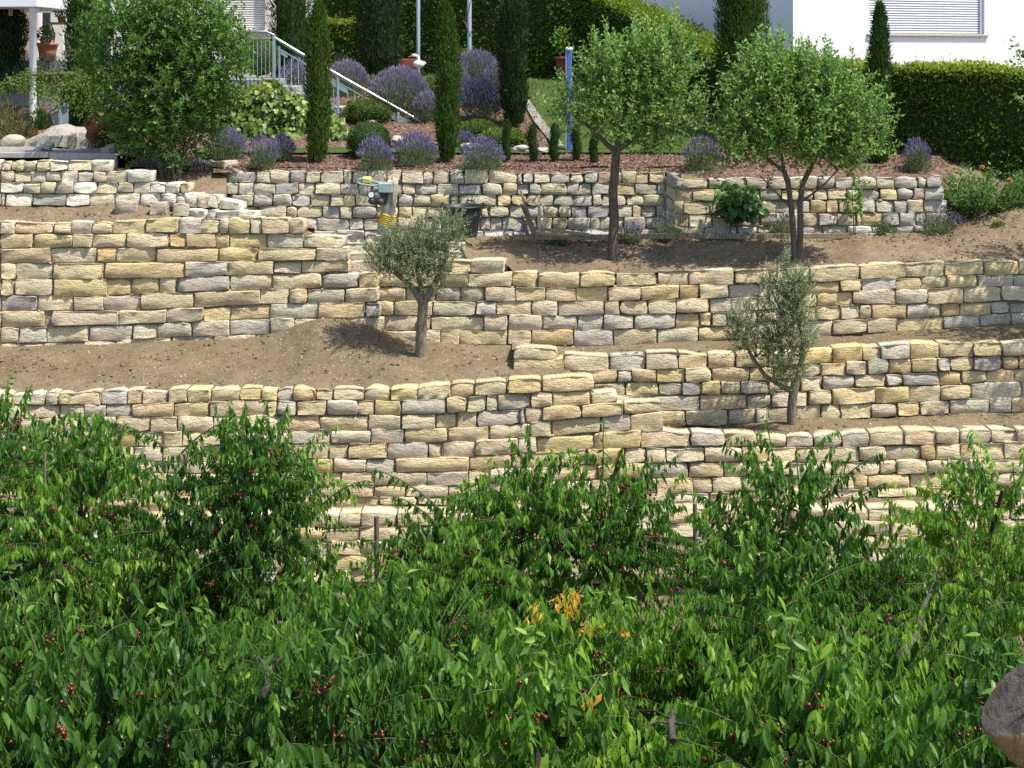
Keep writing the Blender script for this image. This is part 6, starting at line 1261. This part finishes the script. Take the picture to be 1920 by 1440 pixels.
    # fruit in small bunches on stalks
    ch = MB(); nc = int(n * .34); j = rng.choice(n, nc)
    for i in j:
        q_ = O[i] + Dr[i] * Ln[i] * R(.1, .5); q_ = q_ + np.array([0, -.05, -.04]); mm = int(rng.integers(2, 9)); C_ = q_ + rng.normal(size=(mm, 3)) * np.array([.022, .022, .02]) - np.array([0, 0, .035])
        balls(ch, C_, R(.0105, .0135, mm), 1 if not near else 2)
        for cc in C_: tube(tw, [q_, cc + np.array([0, 0, .01])], .0015, 3, cap=False)
    kind(ch.build('cherries', M['cherry'], t, smooth=True), 'stuff'); wood.build('trunk', M['bark_cherry'], t, smooth=True); tw.build('twigs', M['twig'], t); return t, c, r
cherry_tree('cherry tree at the left edge with an upright shoot reaching the bare soil', -50, 14.6, 778, 1.2, 2.1, 290, False, [(22, 700, .95, .1), (-40, 780, .6, 0), (55, 790, .5, .15)])
cherry_tree('cherry tree second from the left edge with a pointed top before the lower wall', 150, 14.2, 788, 1.35, 2.25, 360, False, [(135, 742, .75, .05), (95, 800, .5, -.1), (190, 800, .5, .1), (232, 850, .4, .2)], arms=[(310, 840, 195, 790, .05), (250, 900, 330, 868, .06)])
tB = cherry_tree('cherry tree with a tall slender leader, left of the pale wall gap', 460, 13.9, 785, 1.45, 2.4, 470, False, [(508, 745, .85, .05), (440, 790, .5, -.1), (390, 820, .4, -.2), (555, 815, .4, .2), (600, 870, .4, .3)], arms=[(340, 850, 438, 788, .06), (600, 950, 692, 900, .05), (320, 905, 385, 842, .04)])
tC = cherry_tree('broad cherry tree in the centre, below the stepped end of the middle wall', 985, 14.0, 800, 1.7, 2.35, 580, False, [(1140, 782, .8, .15), (1080, 845, .5, .1), (930, 850, .4, -.1), (1010, 862, .4, 0), (880, 900, .4, -.2)], arms=[(830, 960, 700, 880, .06), (1150, 900, 1168, 838, .03), (1120, 980, 1262, 945, .06), (820, 985, 735, 930, .05)])
cherry_tree('cherry tree whose bare topped leader stands before the slimmer olive', 1470, 14.0, 866, 1.15, 2.0, 340, False, [(1443, 770, .9, -.05), (1500, 850, .5, .1), (1560, 880, .5, .2), (1400, 900, .4, -.1)], arms=[(1450, 920, 1360, 835, .05), (1540, 940, 1652, 848, .05), (1560, 985, 1660, 905, .05)])
cherry_tree('cherry tree at the right edge behind the log, crown reaching the lower wall', 1880, 14.2, 832, 1.2, 2.2, 350, False, [(1845, 845, .55, 0), (1790, 862, .45, -.1), (1905, 860, .5, .1), (1755, 900, .4, -.2)], arms=[(1790, 960, 1722, 915, .05)])
cherry_tree('darker cherry tree of the middle row at far left', 40, 10.9, 1100, 1.25, 1.75, 380, True, [(20, 1040, .5, 0), (110, 1060, .5, .1)], 'L_cherry2')
cherry_tree('cherry tree of the middle row below the pale wall gap, full of red fruit', 330, 10.7, 1120, 1.05, 1.6, 330, True, [(300, 1130, .4, 0), (390, 1140, .4, .1)])
cherry_tree('cherry tree of the middle row left of the one with yellowed leaves', 720, 10.8, 1100, 1.15, 1.7, 380, True, [(690, 1060, .45, -.1), (770, 1075, .5, .1)], 'L_cherry2')
tH = cherry_tree('cherry tree of the middle row with a few yellowed leaf tufts', 1110, 10.9, 1105, 1.2, 1.6, 370, True, [(1120, 1110, .4, 0), (1180, 1120, .4, .2)])
cherry_tree('cherry tree of the middle row right of the yellowed leaf tufts', 1440, 10.8, 1060, 1.15, 1.7, 380, True, [(1400, 985, .5, 0), (1470, 1000, .5, .1), (1330, 1010, .4, -.2)])
cherry_tree('cherry tree of the middle row with a thick bare dark limb, behind the log', 1800, 10.7, 1110, 1.2, 1.7, 380, True, [(1760, 1050, .5, 0), (1850, 1060, .5, .1)], 'L_cherry2')
cherry_tree('nearest cherry tree at the lower left corner', 130, 7.6, 1275, 1.15, 1.4, 430, True, [(160, 1160, .3, .1), (60, 1150, .35, 0)])
cherry_tree('nearest cherry tree at the bottom, left of the centre', 600, 7.9, 1290, 1.1, 1.4, 400, True, [(640, 1180, .3, .1), (520, 1200, .3, -.1)], 'L_cherry2')
cherry_tree('nearest cherry tree with the longest hanging leaves, bottom right of the centre', 1010, 7.6, 1300, 1.1, 1.4, 420, True, [(1000, 1190, .3, .1), (870, 1210, .3, 0)])
cherry_tree('nearest cherry tree at the bottom beside the log', 1500, 7.8, 1265, 1.25, 1.45, 450, True, [(1480, 1150, .3, 0), (1590, 1160, .35, .1)])
cherry_tree('nearest cherry tree at the lower right corner behind the log', 1930, 8.2, 1290, 1.0, 1.4, 330, True, [(1850, 1190, .3, 0)], 'L_cherry2')
def front(px, py):
    """nearest crown surface along the sight line of a photo pixel"""
    d = np.array([(px - 960) / F, 1, -(py - YH) / F]); best = None
    for c, r in CR:
        A = ((d / r) ** 2).sum(); B = -2 * ((d / r) * (c / r)).sum(); Cc = ((c / r) ** 2).sum() - 1; disc = B * B - 4 * A * Cc
        if disc > 0:
            s = (-B - math.sqrt(disc)) / (2 * A)
            if s > 0 and (best is None or s < best): best = s
    return d * ((best or 12.0) - .12)
# yellowed tufts on the middle tree
lv = MB(); tw = MB()
for px, py, n in ((1003, 1145, 14), (1050, 1122, 16), (1062, 1135, 18), (1080, 1120, 14), (1092, 1174, 8), (1118, 1172, 7), (1168, 1180, 7), (1145, 1280, 8), (1103, 1302, 6)):
    p = front(px, py); leaves(lv, p + rng.normal(size=(n, 3)) * .03, rng.normal(size=(n, 3)) * .4 + np.array([0, 0, -1.0]), rdir(n) + np.array([0, -1, 0]), R(.05, .09, n), .03, 4, .4, rng.random(n)); tube(tw, curve(p + np.array([.06, .10, .05]), p, 4), .003, 4)
tt = tH[0]; kind(lv.build('yellow_leaves', M['L_yellow'], tt), 'stuff'); kind(tw.build('dead_twigs', M['twig_brown'], tt), 'stuff')
# bare wood that shows: cut stubs, grey twigs
def bare(tree, pts, r0, r1, cutmat=True):
    P = np.array([front(*q_) for q_ in pts]); P[:, 1] = np.linspace(P[0, 1], P[-1, 1], len(P)) + .04
    P = np.array([PX(q_[0], q_[1], y) for q_, y in zip(pts, P[:, 1])]); mb = MB(); limb(mb, P, r0 * .6, r1 * .6, 8); mb.build('bare_branch', M['bark_cherry'], tree, smooth=True)
T_ = [o for o in COL.objects if o.type == 'EMPTY' and o.name.startswith('cherry_tree')]
by = lambda s: next(o for o in T_ if s in o['label'])
bare(by('thick bare dark limb'), [(1690, 1228), (1712, 1205), (1724, 1170), (1730, 1140), (1748, 1105), (1756, 1060)], .06, .02)
bare(by('full of red fruit'), [(500, 1300), (505, 1262), (492, 1245), (470, 1228), (440, 1240), (422, 1262)], .05, .016); bare(by('full of red fruit'), [(508, 1258), (520, 1240), (530, 1232)], .04, .034)
bare(by('beside the log'), [(1262, 1390), (1258, 1355), (1262, 1338)], .034, .03); bare(by('beside the log'), [(1258, 1356), (1230, 1352), (1205, 1366)], .013, .006); bare(by('beside the log'), [(1260, 1350), (1232, 1334), (1195, 1330)], .013, .006); bare(by('beside the log'), [(1262, 1356), (1285, 1358), (1310, 1366)], .013, .006)
# light green shrub between the cherry trees
c = front(1690, 1110); t = thing('light_shrub', 'light green small leaved shrub growing between the cherry trees below the stake', 'shrub', np.array([c[0], c[1], Zhill(c[1])]))
n = 1500; d = rdir(n); mb = MB(); leaves(mb, c + np.array([0, .15, 0]) + d * (rng.random(n) ** .5)[:, None] * np.array([.27, .25, .30]), d + np.array([0, 0, -.2]) + rdir(n) * .6, rdir(n) + np.array([0, -.4, .6]), R(.035, .065, n), R(.02, .035, n), 4, .25, np.clip(rng.normal(.55, .2, n), 0, 1)); kind(mb.build('leaves', M['L_light'], t), 'stuff')
mb = MB(); limb(mb, bend(np.array(t['_base']), c, 6, .03), .03, .012); mb.build('trunk', M['bark_cherry'], t, smooth=True)
# wooden stakes of the orchard
for px, yt, yb, Y, r, lab in ((1303, 944, 1120, 16.6, .026, 'wooden stake before the bottom wall, left of the cherry leader'), (1670, 940, 1130, 16.6, .026, 'wooden stake before the bottom wall on the right'), (706, 968, 1120, 16.4, .03, 'short wooden stake in the pale gap left of the centre'), (84, 850, 1000, 13.5, .014, 'thin dark stake sticking out of the cherry crown at the left')):
    p = PX(px, yt, Y); z0 = Zhill(Y); mb = MB(); tube(mb, [np.array([p[0] + .03, Y, z0 - .1]), np.array([p[0] + .01, Y, (z0 + p[2]) / 2]), p], [r * 1.1, r, r * .95], 8); tag(mb.build('wooden_stake', M['stake'], base=np.array([p[0], Y, z0]), smooth=True), lab, 'stake', 'wooden stakes in the orchard')
# log end at the lower right
Y = 2.9; k_ = Y / F; a = PX(1938, 1322, Y); e1 = np.array([-93 * k_, -.012, -44 * k_]); e2 = np.array([-20 * k_, .045, 50 * k_]); d = nrm(np.array([.72, .16, -.68])); L = 1.5
t = thing('log', 'weathered log with a dark grey sawn end at the lower right corner', 'log', a + d * L); m = 36; an = np.linspace(0, 2 * np.pi, m, endpoint=False); sn = np.sin(an); cs = np.cos(an)
rim = a + np.outer(cs * (1 + .03 * np.sin(5 * an)), e1) + np.outer(np.where(sn > 0, sn, sn * .5) * (1 + .04 * np.sin(4 * an + 1)), e2)
nf = nrm(np.cross(e2, e1)); nf = nf if nf[2] > 0 else -nf
rings = [rim + d * .004 * 0 + nf * .0]
for s_, g_ in ((.006, 1.03), (.03, 1.06), (.12, 1.10), (.4, 1.18), (.9, 1.25), (L, 1.3)):
    rings.append(a + (rim - a) * g_ + d * s_ + np.outer(fbm(cs * 2 + s_ * 3, sn * 2, 2) * .006, nf))
V = np.array(rings).reshape(-1, 3); mb = MB(); mb.add(V, [(i_ * m + q_, i_ * m + (q_ + 1) % m, (i_ + 1) * m + (q_ + 1) % m, (i_ + 1) * m + q_) for i_ in range(len(rings) - 1) for q_ in range(m)]); mb.build('bark_side', M['log_side'], t, smooth=True)
mb = MB(); V = [rim] ; ks = (.94, .8, .62, .45, .28, .12)
for kk_ in ks:
    p_ = a + (rim - a) * kk_; V.append(p_ + np.outer(.0022 * fbm(cs * kk_ * 9, sn * kk_ * 9, 3) + .002 * (1 - kk_) - .009 * np.exp(-((an - 5.6) / .13) ** 2) * (kk_ < .9) * (kk_ > .2) - .006 * np.exp(-((an - .35) / .07) ** 2) * (kk_ > .25) - .005 * np.exp(-((an - 2.2) / .08) ** 2) * (kk_ > .4), nf))
V = np.vstack(V + [a[None] + nf * .002]); nr = len(ks) + 1; mb.add(V, [(i_ * m + q_, i_ * m + (q_ + 1) % m, (i_ + 1) * m + (q_ + 1) % m, (i_ + 1) * m + q_) for i_ in range(nr - 1) for q_ in range(m)]); mb.f.append(np.array([((nr - 1) * m + q_, (nr - 1) * m + (q_ + 1) % m, nr * m) for q_ in range(m)])); mb.m.append(np.zeros(m, int)); mb.build('sawn_end', M['log_end'], t, smooth=True)
